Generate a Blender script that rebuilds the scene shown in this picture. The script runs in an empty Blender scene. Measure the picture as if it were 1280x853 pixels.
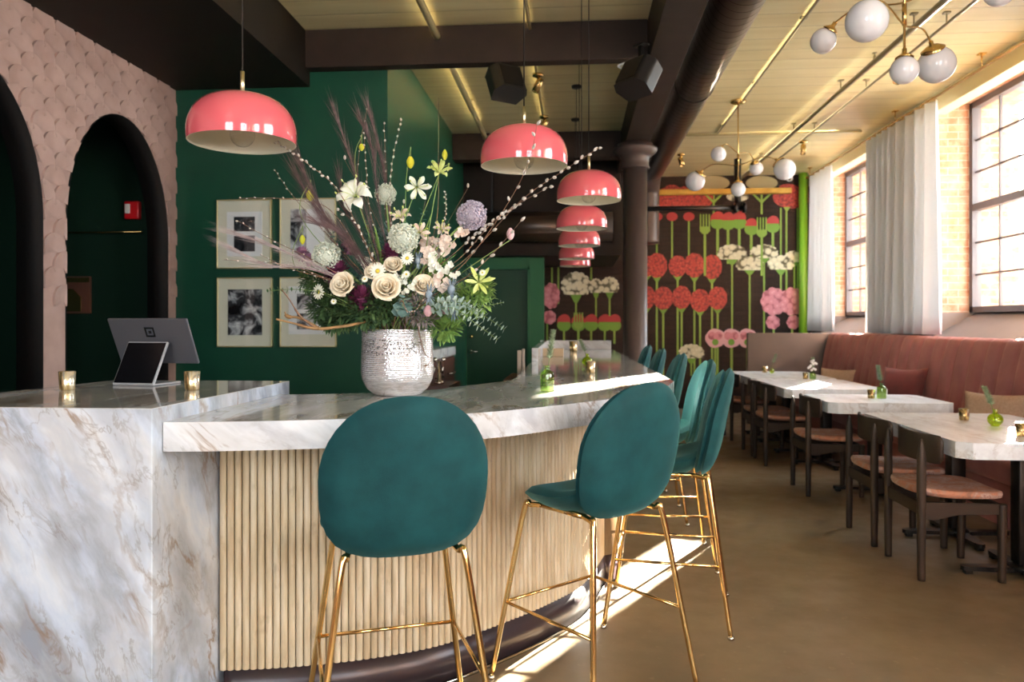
import bpy, math, random
from mathutils import Vector, Matrix, Euler
PI = math.pi
R = math.radians
scene = bpy.context.scene
col = scene.collection
random.seed(7)

# ---------------------------------------------------------------- camera model (1280x853 frame)
F = 950.0; CU, CV = 640.0, 405.0; H = 1.37
TH = math.atan(78 / F)
FW = Vector((-math.sin(TH), math.cos(TH), 0)); RT = Vector((math.cos(TH), math.sin(TH), 0))
EYE = Vector((0, 0, H))
def at_d(u, v, d):
    return EYE + FW * d + RT * ((u - CU) / F * d) + Vector((0, 0, (CV - v) / F * d))
def at_z(u, v, z):
    return at_d(u, v, F * (H - z) / (v - CV))
def at_y(u, v, y):
    r = FW + RT * ((u - CU) / F) + Vector((0, 0, (CV - v) / F))
    return EYE + r * (y / r.y)
def at_x(u, v, x):
    r = FW + RT * ((u - CU) / F) + Vector((0, 0, (CV - v) / F))
    return EYE + r * (x / r.x)
def cf(lat, d, z=0.0):
    p = FW * d + RT * lat
    return Vector((p.x, p.y, z))

cam = bpy.data.cameras.new('camera'); camo = bpy.data.objects.new('camera', cam); col.objects.link(camo)
cam.sensor_width = 36; cam.lens = F / 1280 * 36; cam.shift_y = -(426.5 - CV) / 1280.0
camo.location = EYE; camo.rotation_euler = (R(90), 0, TH)
cam.clip_start = 0.05; cam.clip_end = 200
cam.dof.use_dof = True; cam.dof.focus_distance = 2.9; cam.dof.aperture_fstop = 3.2
scene.camera = camo

# ---------------------------------------------------------------- mesh builder
class MB:
    def __init__(s): s.v = []; s.f = []; s.m = []; s.sm = []; s.M = Matrix.Identity(4); s.mat = 0; s.smooth = False
    def add(s, vs, fs, smooth=None):
        b = len(s.v)
        s.v += [tuple(s.M @ Vector(p)) for p in vs]
        for f in fs:
            s.f.append(tuple(b + i for i in f)); s.m.append(s.mat); s.sm.append(s.smooth if smooth is None else smooth)
        return s
    def box(s, x0, y0, z0, x1, y1, z1):
        if x1 < x0: x0, x1 = x1, x0
        if y1 < y0: y0, y1 = y1, y0
        if z1 < z0: z0, z1 = z1, z0
        return s.add([(x0,y0,z0),(x1,y0,z0),(x1,y1,z0),(x0,y1,z0),(x0,y0,z1),(x1,y0,z1),(x1,y1,z1),(x0,y1,z1)],
              [(0,3,2,1),(4,5,6,7),(0,1,5,4),(1,2,6,5),(2,3,7,6),(3,0,4,7)], False)
    def prism(s, pts, z0, z1, smooth_side=False):
        n = len(pts)
        a = sum(pts[i][0]*pts[(i+1)%n][1]-pts[(i+1)%n][0]*pts[i][1] for i in range(n))
        if a < 0: pts = list(reversed(pts))
        vs = [(p[0],p[1],z0) for p in pts] + [(p[0],p[1],z1) for p in pts]
        s.add(vs, [tuple(reversed(range(n))), tuple(range(n,2*n))], False)
        return s.add(vs, [(i,(i+1)%n,n+(i+1)%n,n+i) for i in range(n)], smooth_side)
    def tube(s, path, rad, n=8, caps=True):
        P = [Vector(p) for p in path]; k = len(P)
        if not hasattr(rad, '__len__'): rad = [rad]*k
        T = []
        for i in range(k):
            t = P[min(i+1,k-1)] - P[max(i-1,0)]
            T.append(t.normalized() if t.length > 1e-9 else Vector((0,0,1)))
        up = Vector((0,0,1)) if abs(T[0].z) < .9 else Vector((1,0,0))
        nrm = T[0].cross(up).normalized(); vs = []
        for i in range(k):
            nrm = (nrm - T[i]*nrm.dot(T[i]))
            nrm = nrm.normalized() if nrm.length > 1e-6 else T[i].orthogonal().normalized()
            b = T[i].cross(nrm)
            for j in range(n):
                a = 2*PI*j/n
                vs.append(P[i] + (nrm*math.cos(a)+b*math.sin(a))*rad[i])
        fs = [(i*n+j, i*n+(j+1)%n, (i+1)*n+(j+1)%n, (i+1)*n+j) for i in range(k-1) for j in range(n)]
        if caps: fs += [tuple(reversed(range(n))), tuple(range((k-1)*n, k*n))]
        return s.add(vs, fs, True)
    def lathe(s, prof, n=24, axis='z', smooth=True, a0=0, a1=2*PI):
        full = abs(a1-a0-2*PI) < 1e-6; vs = []; k = len(prof); m = n if full else n+1
        for (r, z) in prof:
            for j in range(m):
                a = a0+(a1-a0)*j/n
                x, y = r*math.cos(a), r*math.sin(a)
                vs.append((x,y,z) if axis=='z' else ((x,z,y) if axis=='y' else (z,x,y)))
        fs = []
        for i in range(k-1):
            for j in range(n if full else n):
                j2 = (j+1)%m
                if prof[i][0] < 1e-7: fs.append((i*m+j, (i+1)*m+j2, (i+1)*m+j))
                elif prof[i+1][0] < 1e-7: fs.append((i*m+j, i*m+j2, (i+1)*m+j))
                else: fs.append((i*m+j, i*m+j2, (i+1)*m+j2, (i+1)*m+j))
        if axis == 'y': fs = [tuple(reversed(f)) for f in fs]
        return s.add(vs, fs, smooth)
    def ball(s, c, r, n=12, k=8, sc=(1,1,1)):
        old = s.M; s.M = old @ Matrix.Translation(c) @ Matrix.Diagonal((*sc,1))
        s.lathe([(r*math.sin(PI*i/k), -r*math.cos(PI*i/k)) for i in range(k+1)], n); s.M = old; return s
    def grid(s, fn, nu, nv, closed_u=False, smooth=True):
        m = nu if closed_u else nu+1
        vs = [fn(i/nu, j/nv) for j in range(nv+1) for i in range(m)]
        return s.add(vs, [(j*m+i, j*m+(i+1)%m, (j+1)*m+(i+1)%m, (j+1)*m+i) for j in range(nv) for i in range(nu)], smooth)
    def rbox(s, x0,y0,z0,x1,y1,z1,r=.01,seg=3):
        # box rounded in all directions (superellipsoid-like sweep of rounded rectangles)
        cx,cy=(x0+x1)/2,(y0+y1)/2; hx,hy=abs(x1-x0)/2,abs(y1-y0)/2; r=min(r,hx,hy,abs(z1-z0)/2)
        prof=[(r*(1-math.sin(PI/2*i/seg)), z0+r*(1-math.cos(PI/2*i/seg))) for i in range(seg+1)]
        prof=[(a,z0+(r-r*math.sin(PI/2*i/seg))) for i,a in [(i,r*(1-math.cos(PI/2*i/seg))) for i in range(seg,-1,-1)]]
        prof=[(r*(1-math.cos(t)), z0+r*(1-math.sin(t))) for t in [PI/2*(1-i/seg) for i in range(seg+1)]]
        ring=lambda ins,z:[(cx+sx*(hx-r)+ (r-ins)*math.cos(a), cy+sy*(hy-r)+(r-ins)*math.sin(a), z)
            for sx,sy,q in ((1,1,0),(-1,1,1),(-1,-1,2),(1,-1,3)) for a in [PI/2*(q+i/seg) for i in range(seg+1)]]
        rings=[ring(a,z) for a,z in prof]+[ring(a,z0+z1-z) for a,z in reversed(prof)]
        n=len(rings[0]); vs=[p for g in rings for p in g]
        fs=[(i*n+j,i*n+(j+1)%n,(i+1)*n+(j+1)%n,(i+1)*n+j) for i in range(len(rings)-1) for j in range(n)]
        fs+=[tuple(reversed(range(n))),tuple(range((len(rings)-1)*n,len(rings)*n))]
        return s.add(vs,fs,True)
    def build(s, name, mats, parent=None, loc=None, **kw):
        me = bpy.data.meshes.new(name); me.from_pydata(s.v, [], s.f)
        if not isinstance(mats, (list, tuple)): mats = [mats]
        for m in mats: me.materials.append(m)
        me.polygons.foreach_set('material_index', s.m); me.polygons.foreach_set('use_smooth', s.sm)
        me.update()
        o = bpy.data.objects.new(name, me); col.objects.link(o)
        if parent: o.parent = parent
        if loc is not None: o.location = loc
        if kw: tag(o, **kw)
        return o
def mirror_obj(o): pass
def tag(o, label=None, cat=None, group=None, kind=None):
    if label: o['label'] = label
    if cat: o['category'] = cat
    if group: o['group'] = group
    if kind: o['kind'] = kind
    return o
def thing(name, loc, rz=0, label=None, cat=None, group=None, kind=None):
    o = bpy.data.objects.new(name, None); o.empty_display_size = .1; col.objects.link(o)
    o.location = loc; o.rotation_euler = (0,0,rz)
    return tag(o, label, cat, group, kind)
def copy_tree(o, parent=None):
    c = o.copy(); col.objects.link(c)
    if parent: c.parent = parent
    for ch in [x for x in KIDS(o)]: copy_tree(ch, c)
    return c
def KIDS(o): return [x for x in bpy.data.objects if x.parent == o]
def bevel(o, w=.003, seg=2, ang=35):
    m = o.modifiers.new('bevel','BEVEL'); m.width = w; m.segments = seg; m.limit_method='ANGLE'; m.angle_limit = R(ang)
    return o
def crom(pts, n=8, closed=False):
    P = [Vector(p) for p in pts]; out = []; k = len(P)
    for i in range(k if closed else k-1):
        if closed: a,b,c,d = P[i-1],P[i],P[(i+1)%k],P[(i+2)%k]
        else: a,b,c,d = P[max(i-1,0)],P[i],P[i+1],P[min(i+2,k-1)]
        for j in range(n):
            t = j/n
            out.append(.5*((2*b)+(c-a)*t+(2*a-5*b+4*c-d)*t*t+(3*b-a-3*c+d)*t**3))
    if not closed: out.append(P[-1])
    return out

# ---------------------------------------------------------------- materials
def srgb(h):
    if isinstance(h, str): c = [int(h[i:i+2],16)/255 for i in (0,2,4)]
    else: c = [x/255 for x in h]
    return tuple((x/12.92 if x <= .04045 else ((x+.055)/1.055)**2.4) for x in c) + (1,)
class NT:
    def __init__(s, m): s.t = m.node_tree; s.n = s.t.nodes
    def __call__(s, kind, **kw):
        n = s.n.new(kind)
        for k, v in kw.items():
            if k.startswith('i_'):
                key = k[2:].replace('_',' ')
                n.inputs[int(key) if key.isdigit() else key].default_value = v
            else: setattr(n, k, v)
        return n
    def l(s, a, b): s.t.links.new(a, b)
    def math(s, op, a, b=None, c=None):
        n = s.n.new('ShaderNodeMath'); n.operation = op
        for i, x in enumerate((a, b, c)):
            if x is None: continue
            if isinstance(x, (int, float)): n.inputs[i].default_value = x
            else: s.l(x, n.inputs[i])
        return n.outputs[0]
    def mix(s, f, a, b, bt='MIX'):
        n = s.n.new('ShaderNodeMix'); n.data_type='RGBA'; n.blend_type = bt
        for x, i in ((f,0),(a,6),(b,7)):
            if isinstance(x, (int, float, tuple)): n.inputs[i].default_value = x
            else: s.l(x, n.inputs[i])
        return n.outputs[2]
    def ramp(s, fac, stops, interp='LINEAR'):
        n = s.n.new('ShaderNodeValToRGB'); cr = n.color_ramp; cr.interpolation = interp
        while len(cr.elements) < len(stops): cr.elements.new(.5)
        for e, (p, c) in zip(cr.elements, stops):
            e.position = p; e.color = c if isinstance(c, tuple) else (c,c,c,1)
        s.l(fac, n.inputs[0]); return n.outputs[0]
    def coords(s, scale=(1,1,1), rot=(0,0,0), loc=(0,0,0), kind='Object'):
        tc = s.n.new('ShaderNodeTexCoord'); mp = s.n.new('ShaderNodeMapping')
        mp.inputs['Scale'].default_value = scale; mp.inputs['Rotation'].default_value = rot; mp.inputs['Location'].default_value = loc
        s.l(tc.outputs[kind], mp.inputs[0]); return mp.outputs[0]
    def noise(s, vec, scale, detail=4, rough=.55, dist=0, out=0):
        n = s.n.new('ShaderNodeTexNoise'); n.inputs['Scale'].default_value = scale; n.inputs['Detail'].default_value = detail
        n.inputs['Roughness'].default_value = rough; n.inputs['Distortion'].default_value = dist
        if vec is not None: s.l(vec, n.inputs['Vector'])
        return n.outputs[out]
    def bump(s, h, strength=.3, dist=.01):
        n = s.n.new('ShaderNodeBump'); n.inputs['Strength'].default_value = strength; n.inputs['Distance'].default_value = dist
        s.l(h, n.inputs['Height']); return n.outputs[0]
def mat(name, color=(.8,.8,.8,1), rough=.5, metal=0, **kw):
    m = bpy.data.materials.new(name); m.use_nodes = True
    b = m.node_tree.nodes['Principled BSDF']
    b.inputs['Base Color'].default_value = srgb(color) if not (isinstance(color, tuple) and len(color)==4) else color
    b.inputs['Roughness'].default_value = rough; b.inputs['Metallic'].default_value = metal
    for k, v in kw.items(): b.inputs[k.replace('_',' ')].default_value = v
    return m
def P(m): return m.node_tree.nodes['Principled BSDF']
def noisy(name, c1, c2, scale=8, rough=.5, bump=.0, bscale=60, metal=0, stretch=(1,1,1), bdist=.005, **kw):
    m = mat(name, c1, rough, metal, **kw); t = NT(m)
    vec = t.coords(stretch)
    n = t.noise(vec, scale, 5)
    t.l(t.ramp(n, [(.35, srgb(c1)), (.68, srgb(c2))]), P(m).inputs['Base Color'])
    if bump: t.l(t.bump(t.noise(vec, bscale, 4), bump, bdist), P(m).inputs['Normal'])
    return m

def marble(name, base='dcdcdc', grey='a8a7a4', tan='8e7152', s=1.0, rough=.12, rot=(0,0,0), amount=1.0):
    m = mat(name, base, rough); t = NT(m)
    vec = t.coords((s,s,s), rot)
    # warp
    wn = t.n.new('ShaderNodeTexNoise'); wn.inputs['Scale'].default_value = 2.2; wn.inputs['Detail'].default_value = 3; t.l(vec, wn.inputs['Vector'])
    wv = t.n.new('ShaderNodeVectorMath'); wv.operation='MULTIPLY_ADD'; wv.inputs[1].default_value=(.13,.13,.13)
    t.l(wn.outputs['Color'], wv.inputs[0]); t.l(vec, wv.inputs[2])
    mp = t.n.new('ShaderNodeMapping'); mp.inputs['Scale'].default_value=(1.15,1.15,.24); t.l(wv.outputs[0], mp.inputs[0])
    w = mp.outputs[0]
    cloud = t.noise(w, 4.2, 6, .6)
    c = t.ramp(cloud, [(.34, srgb(grey)), (.5, srgb(base)), (.72, srgb('eeeeee'))])
    def vein(sc, th, soft, dist):
        n = t.noise(w, sc, 6, .62, dist)
        d = t.math('ABSOLUTE', t.math('SUBTRACT', n, .5))
        return t.ramp(d, [(th, 1.0), (th+soft, 0.0)])
    msk = t.ramp(t.noise(vec, 2.3, 3), [(.45, 0.0), (.62, 1.0)])
    v1 = t.math('MULTIPLY', vein(3.2, .004, .028, .3), t.math('MULTIPLY', msk, .85*amount))
    msk2 = t.ramp(t.noise(vec, 3.1, 2), [(.42, 0.0), (.6, 1.0)])
    v2 = t.math('MULTIPLY', vein(6.5, .003, .02, .6), t.math('MULTIPLY', msk2, .6*amount))
    v3 = t.math('MULTIPLY', vein(2.1, .01, .09, .2), .42*amount)
    c = t.mix(v3, c, srgb('a39d94'))
    c = t.mix(v2, c, srgb('8a8178'))
    c = t.mix(v1, c, srgb(tan))
    t.l(c, P(m).inputs['Base Color']); P(m).inputs['Specular IOR Level'].default_value=.55
    return m

def brick_mat(name, c1, c2, mortar, scale=1.0, rough=.85, axis='yz', bump=.6, paint=False):
    m = mat(name, c1, rough); t = NT(m)
    tc = t.n.new('ShaderNodeTexCoord'); sx = t.n.new('ShaderNodeSeparateXYZ'); cb = t.n.new('ShaderNodeCombineXYZ')
    t.l(tc.outputs['Object'], sx.inputs[0])
    # blend x and y so both wall directions carry courses
    h = t.math('ADD', sx.outputs[0], sx.outputs[1])
    t.l(h, cb.inputs[0]); t.l(sx.outputs[2], cb.inputs[1])
    b = t('ShaderNodeTexBrick'); b.inputs['Scale'].default_value = 1/scale
    b.inputs['Brick Width'].default_value=.21; b.inputs['Row Height'].default_value=.075; b.inputs['Mortar Size'].default_value=.006; b.inputs['Mortar Smooth'].default_value=.3
    b.inputs['Color1'].default_value=srgb(c1); b.inputs['Color2'].default_value=srgb(c2); b.inputs['Mortar'].default_value=srgb(mortar)
    t.l(cb.outputs[0], b.inputs['Vector'])
    n = t.noise(tc.outputs['Object'], 6, 6, .65)
    if paint:
        c = b.outputs['Color']
    else:
        c = t.mix(t.ramp(n, [(.4,0.0),(.65,.65)]), b.outputs['Color'], srgb('bfa98f'))
        c = t.mix(t.ramp(t.noise(tc.outputs['Object'], 14, 4), [(.56,0.0),(.7,.6)]), c, srgb('96593a'))
    t.l(c, P(m).inputs['Base Color'])
    hh = t.math('SUBTRACT', t.math('MULTIPLY', t.noise(tc.outputs['Object'], 40, 3), .4), b.outputs['Fac'])
    t.l(t.bump(hh, bump, .008), P(m).inputs['Normal'])
    return m

M = {}
M['marble'] = marble('marble', rot=(R(-22), R(27), 0), base='c8d2e0', grey='939dab', s=1.15, amount=.9)
M['marble_top'] = marble('marble_top', rot=(R(90), 0, R(50)), base='cfcfcb', grey='9f9f9b', rough=.07)
M['marble_edge'] = marble('marble_edge', rot=(0, R(55), R(15)), base='e2e2e4', grey='bcbcc0', s=1.3, amount=.7, rough=.1)
M['marble_table'] = marble('marble_table', rot=(R(80), 0, R(70)), base='f5f7fa', grey='e0e1e4', s=1.3, amount=.4, rough=.3)
M['velvet'] = noisy('velvet', '09363a', '114448', 9, .75, .15, 300)
P(M['velvet']).inputs['Sheen Weight'].default_value=.45; P(M['velvet']).inputs['Sheen Roughness'].default_value=.35; P(M['velvet']).inputs['Sheen Tint'].default_value=srgb('79b8b4')
P(M['velvet']).inputs['Specular IOR Level'].default_value=.2
M['gold'] = mat('gold', (.80,.53,.21,1), .13, 1)
M['brass'] = mat('brass', (.72,.50,.20,1), .25, 1)
M['brass_pale'] = mat('brass_pale', (.80,.70,.42,1), .3, 1)
M['pink_gloss'] = mat('pink_gloss', 'd05e66', .12, Coat_Weight=.6, Coat_Roughness=.04)
M['lamp_white'] = mat('lamp_white', 'e6e0cc', .45)
M['cord'] = mat('cord', '17130f', .6)
M['black'] = mat('black', '121110', .45)
M['black_metal'] = mat('black_metal', '171717', .35, .6)
M['beam'] = noisy('beam', '241b16', '2b211b', 5, .6, .12, 30, Specular_IOR_Level=.2)
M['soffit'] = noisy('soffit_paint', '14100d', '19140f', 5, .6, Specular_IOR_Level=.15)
M['column'] = mat('column', '403735', .38, Specular_IOR_Level=.35)
M['duct'] = mat('duct', '33271f', .34, .3)
t = NT(M['duct']); vec = t.coords(); sp = t.n.new('ShaderNodeSeparateXYZ'); t.l(vec, sp.inputs[0])
a = t.math('ARCTAN2', sp.outputs[2], sp.outputs[0])
sa = t.math('FRACT', t.math('ADD', t.math('MULTIPLY', sp.outputs[1], 9.0), t.math('DIVIDE', a, 2*PI)))
t.l(t.bump(t.ramp(sa, [(0,1.0),(.06,1.0),(.13,0.0),(.93,0.0),(1,1.0)]), .8, .006), P(M['duct']).inputs['Normal'])
M['green_wall'] = noisy('green_wall', '0c392a', '0f402f', 2, .38, .05, 90, Specular_IOR_Level=.3)
M['green_door'] = mat('green_door', '0c3626', .5, Specular_IOR_Level=.25)
M['green_casing'] = mat('green_casing', '175234', .5, Specular_IOR_Level=.25)
M['shaded_green'] = mat('shaded_green', '062016', .6, Specular_IOR_Level=.2)  # wall green darkened: the alcove's dimness is put into the colour
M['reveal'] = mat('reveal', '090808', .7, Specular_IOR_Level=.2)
M['gold_frame'] = mat('gold_frame', (.62,.55,.30,1), .35, .8)
M['mat_board'] = mat('mat_board', 'd9d6c2', .5)
M['inner_board'] = mat('inner_board', 'e6e6e6', .5)
M['dark_wood'] = noisy('dark_wood', '231a14', '2d221a', 6, .5, .08, 40, stretch=(1,1,.2), Specular_IOR_Level=.3)
M['banquette'] = noisy('banquette', '9d605c', '8b504c', 5, .75, .1, 200)
P(M['banquette']).inputs['Sheen Weight'].default_value=.4; P(M['banquette']).inputs['Sheen Tint'].default_value=srgb('e8b0a4')
M['taupe'] = noisy('taupe_paint', '4d433f', '554a46', 2, .6)
M['taupe_light'] = noisy('taupe_wall', '665b56', '6f645d', 2, .6)
M['curtain'] = mat('curtain', 'f6f6f8', .9)
t = NT(M['curtain']); out = M['curtain'].node_tree.nodes['Material Output']
tr = t('ShaderNodeBsdfTranslucent', i_Color=srgb('fbfaf8')); mx = t('ShaderNodeMixShader', i_0=.3)
t.l(P(M['curtain']).outputs[0], mx.inputs[1]); t.l(tr.outputs[0], mx.inputs[2]); t.l(mx.outputs[0], out.inputs[0])
M['brick'] = brick_mat('brick', 'a8714e', '965f41', 'b3a28e')
M['brick_out'] = brick_mat('brick_outside', '8f5a3e', '7f4b33', '9c8b79')
M['brick_dark'] = brick_mat('brick_painted', '261a15', '211612', '17100c', paint=True, bump=.6, rough=.7); P(M['brick_dark']).inputs['Specular IOR Level'].default_value=.2
M['win_frame'] = mat('win_frame', '3f3a3c', .5)
M['green_pipe'] = mat('green_pipe', '6aa52c', .4)
M['yellow_beam'] = noisy('yellow_beam', 'b8892f', 'd0a344', 6, .6, .1)
M['cream_pipe'] = mat('cream_pipe', 'd3c493', .45)
M['grey_pipe'] = mat('grey_pipe', '8e8468', .4, .3)
M['globe'] = mat('globe', 'eeeef2', .12, Subsurface_Weight=.4, Coat_Weight=.4)
P(M['globe']).inputs['Subsurface Radius'].default_value=(.05,.05,.05)
M['silver'] = mat('silver', 'd8d6d6', .25, .9)
M['tab_grey'] = mat('tab_grey', '5d5f66', .4, .5)
M['tab_white'] = mat('tab_white', '9fa0a4', .35, .2)
M['screen'] = mat('screen', '0b0c0f', .15)
M['red_plastic'] = mat('red_plastic', 'b5121b', .35)
M['cabinet'] = noisy('cabinet', '4b2f26', '553629', 6, .45)
M['white_rubber'] = mat('white_rubber', 'd8d6d2', .5)
M['chrome'] = mat('chrome', 'c9c5bc', .12, 1)
def glassy(name, tint, gl=.12, rough=.02, tr_col=None):
    # thin glass: clear transmission tinted by the glass, with fresnel reflection
    m = bpy.data.materials.new(name); m.use_nodes = True; t = NT(m); t.n.remove(P(m)); out = t.n['Material Output']
    tr = t('ShaderNodeBsdfTransparent', i_Color=tint); g = t('ShaderNodeBsdfGlossy', i_Roughness=rough)
    lw = t('ShaderNodeLayerWeight', i_Blend=.5); mx = t('ShaderNodeMixShader')
    fr = t.math('ADD', t.math('MULTIPLY', t.math('POWER', lw.outputs['Facing'], 5.0), .9), .035+gl)
    t.l(fr, mx.inputs[0]); t.l(tr.outputs[0], mx.inputs[1]); t.l(g.outputs[0], mx.inputs[2]); t.l(mx.outputs[0], out.inputs[0])
    return m
M['pane'] = glassy('window_glass', (.97,.98,.98,1), 0)
M['bulb'] = glassy('bulb_glass', (.97,.97,.95,1), .10)
def dyed(name, c, rough=.03):
    m = mat(name, c, rough); b = P(m); b.inputs['Transmission Weight'].default_value=.85; b.inputs['IOR'].default_value=1.3; return m
M['green_glass'] = glassy('green_glass', (.70,.82,.48,1), .06, .04)
M['lime_glass'] = glassy('lime_glass', (.84,.93,.22,1), .08, .04)
M['bottle_glass'] = dyed('bottle_glass', '6fa04e')
# mercury glass votives: gold with vertical streaks
m = mat('mercury_glass', 'd2b072', .22, .75); t = NT(m); v = t.coords((40,40,6))
t.l(t.ramp(t.noise(v, 1.2, 3), [(.35, srgb('7d6038')), (.5, srgb('d9bd84')), (.62, srgb('fbf1d8'))]), P(m).inputs['Base Color']); M['mercury'] = m
# hammered silver vase
m = mat('hammered_silver', 'cfcdd0', .27, .75); t = NT(m); v = t.coords((1,1,1))
vo = t('ShaderNodeTexVoronoi', i_Scale=95.0); t.l(v, vo.inputs[0])
sp = t.n.new('ShaderNodeSeparateXYZ'); t.l(v, sp.inputs[0])
band = t.math('MULTIPLY', t.math('GREATER_THAN', sp.outputs[2], .17), t.math('LESS_THAN', sp.outputs[2], .235))
holes = t.math('MULTIPLY', band, t.math('LESS_THAN', vo.outputs['Distance'], .3))
base = t.ramp(t.noise(t.coords((1,1,5)), 14, 5, .7), [(.3, srgb('b9b5b3')), (.5, srgb('ebe9ea')), (.75, srgb('fafafa'))])
t.l(t.mix(holes, base, srgb('3a3637')), P(m).inputs['Base Color'])
wv = t('ShaderNodeTexWave', i_Scale=38.0, i_Distortion=1.5, bands_direction='Z'); t.l(v, wv.inputs[0])
t.l(t.bump(t.math('ADD', t.math('MULTIPLY', wv.outputs[1], .5), t.math('SUBTRACT', vo.outputs['Distance'], holes)), .5, .003), P(m).inputs['Normal']); M['vase'] = m
# half-round wooden dowels
m = mat('pale_dowel', 'c2aa88', .5); t = NT(m); v = t.coords((1,1,.12))
c = t.ramp(t.noise(v, 34, 4), [(.3, srgb('b39c7b')), (.5, srgb('c9b493')), (.72, srgb('dacab0'))])
c = t.mix(t.ramp(t.noise(t.coords((1,1,.5)), 22, 4), [(.6,0.0),(.75,.5)]), c, srgb('8b7357'))
t.l(c, P(m).inputs['Base Color']); M['dowel'] = m
M['dowel_gap'] = mat('dowel_gap', '4c3c2c', .7)
M['plinth'] = mat('plinth', '30262a', .3, .2)
# concrete floor
m = mat('floor_concrete', '6b563f', .34); t = NT(m); v = t.coords()
c = t.ramp(t.noise(v, 1.6, 7, .6), [(.3, srgb('64543e')), (.55, srgb('705f47')), (.75, srgb('7a694f'))])
c = t.mix(t.ramp(t.noise(v, 22, 5), [(.62,0.0),(.78,.35)]), c, srgb('9a8a72'))
t.l(c, P(m).inputs['Base Color']); t.l(t.ramp(t.noise(v, 5, 5), [(.3,.3),(.7,.5)]), P(m).inputs['Roughness']); M['floor'] = m
# painted board ceiling
m = mat('ceiling_boards', 'dccf9f', .42); t = NT(m); v = t.coords()
sp = t.n.new('ShaderNodeSeparateXYZ'); t.l(v, sp.inputs[0])
fr = t.math('FRACT', t.math('DIVIDE', sp.outputs[1], .26))
g = t.ramp(fr, [(0,0.0),(.02,0.0),(.05,1.0),(.95,1.0),(.98,0.0)])
c = t.ramp(t.noise(t.coords((.3,3,1)), 3, 5), [(.3, srgb('d5c795')), (.7, srgb('e3d7ab'))])
t.l(t.mix(t.math('MULTIPLY', t.math('SUBTRACT', 1.0, g), .4), c, srgb('9c8c5e')), P(m).inputs['Base Color']); t.l(t.bump(g, .35, .01), P(m).inputs['Normal']); M['ceiling'] = m
# plaster of overlapping scales
m = mat('scallop_plaster', 'bb9c8f', .6); t = NT(m); v = t.coords()
sp = t.n.new('ShaderNodeSeparateXYZ'); t.l(v, sp.inputs[0])
W_, H_ = .2, .105; RR = W_/2*1.04
Y, Z = sp.outputs[1], sp.outputs[2]
k = t.math('FLOOR', t.math('DIVIDE', Z, H_))
def scale_d(k):
    par = t.math('MULTIPLY', t.math('MODULO', t.math('ABSOLUTE', k), 2.0), .5)
    yy = t.math('SUBTRACT', t.math('FRACT', t.math('ADD', t.math('DIVIDE', Y, W_), par)), .5)
    dx = t.math('MULTIPLY', yy, W_); dz = t.math('SUBTRACT', Z, t.math('MULTIPLY', k, H_))
    return t.math('SQRT', t.math('ADD', t.math('MULTIPLY', dx, dx), t.math('MULTIPLY', dz, dz))), dz
d0, z0 = scale_d(k)
ins = t.math('LESS_THAN', d0, RR)
h_in = t.math('ADD', .5, t.math('MULTIPLY', z0, 5.0))
h_out = t.math('ADD', .0, t.math('MULTIPLY', t.math('SUBTRACT', z0, H_), 5.0))
hh = t.math('ADD', t.math('MULTIPLY', ins, h_in), t.math('MULTIPLY', t.math('SUBTRACT', 1.0, ins), h_out))
up = t.math('GREATER_THAN', Z, 1.5)
hh = t.math('MULTIPLY', hh, up)
c = t.ramp(t.noise(v, 5, 3), [(.35, srgb('a4867c')), (.65, srgb('b2958b'))]); t.l(c, P(m).inputs['Base Color']); M['scallop'] = m
M['plaster'] = mat('pink_plaster', 'bd9f95', .6)
# patterned seat fabric
m = mat('seat_fabric', 'b8826a', .8); t = NT(m); v = t.coords()
c = t.ramp(t.noise(v, 11, 6, .65, 1.2), [(.32, srgb('84604f')), (.43, srgb('b5785c')), (.5, srgb('a07a6a')), (.58, srgb('b79a8c')), (.68, srgb('87504a'))])
t.l(c, P(m).inputs['Base Color']); t.l(t.bump(t.noise(v, 200, 2), .2, .002), P(m).inputs['Normal']); M['seat_fabric'] = m
# wall green variants and pillows
M['pillow_red'] = noisy('pillow_red', '3f1012', '53171a', 9, .8); P(M['pillow_red']).inputs['Sheen Weight'].default_value=.1
M['pillow_beige'] = noisy('pillow_beige', 'a98b72', 'b89a82', 60, .85, .3, 220)
SKY = 32; SUN = 800
# ================================================================ THE ROOM
XR, XF, XO = 3.75, 4.15, 4.6          # inner face, window plane, outer face of the window wall
YF, YB, ZC = 12.45, -3.2, 3.75
XL = -3.32
o = MB().box(-6.4, YB, -.1, XO, YF, 0).build('floor', M['floor'], kind='structure')
o = MB().box(-6.4, YB, ZC, XO, YF+.3, ZC+.12).build('ceiling', M['ceiling'], kind='structure')
# window wall: piers, sill, header
wins = [(-2.6,-.6), (.35,2.35), (6.28,8.29), (9.93,11.94)]
WZ0, WZ1 = 1.487, 3.66
mb = MB(); mb.box(XR, YB, 0, XO, YF+.3, 1.24)
mb2 = MB()
edges = [YB] + [y for w in wins for y in w] + [YF+.3]
for i in range(0, len(edges), 2):
    mb2.box(XR, edges[i], WZ0, XF+.02, edges[i+1], ZC)
for a, b in wins: mb2.box(XR, a, WZ1, XF+.02, b, ZC)
wr = mb.build('wall_right', M['taupe_light'], kind='structure')
mb2.build('brick_pier', M['brick'], wr)
mb3 = MB()
for i in range(0, len(edges), 2): mb3.box(XF+.02, edges[i]-.0, 1.24, XO, edges[i+1], ZC)
for a, b in wins: mb3.box(XF+.02, a, WZ1, XO, b, ZC); mb3.box(XF+.02, a, 1.24, XO, b, WZ0-.02)
mb3.build('outer_brick', M['brick_out'], wr)
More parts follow.
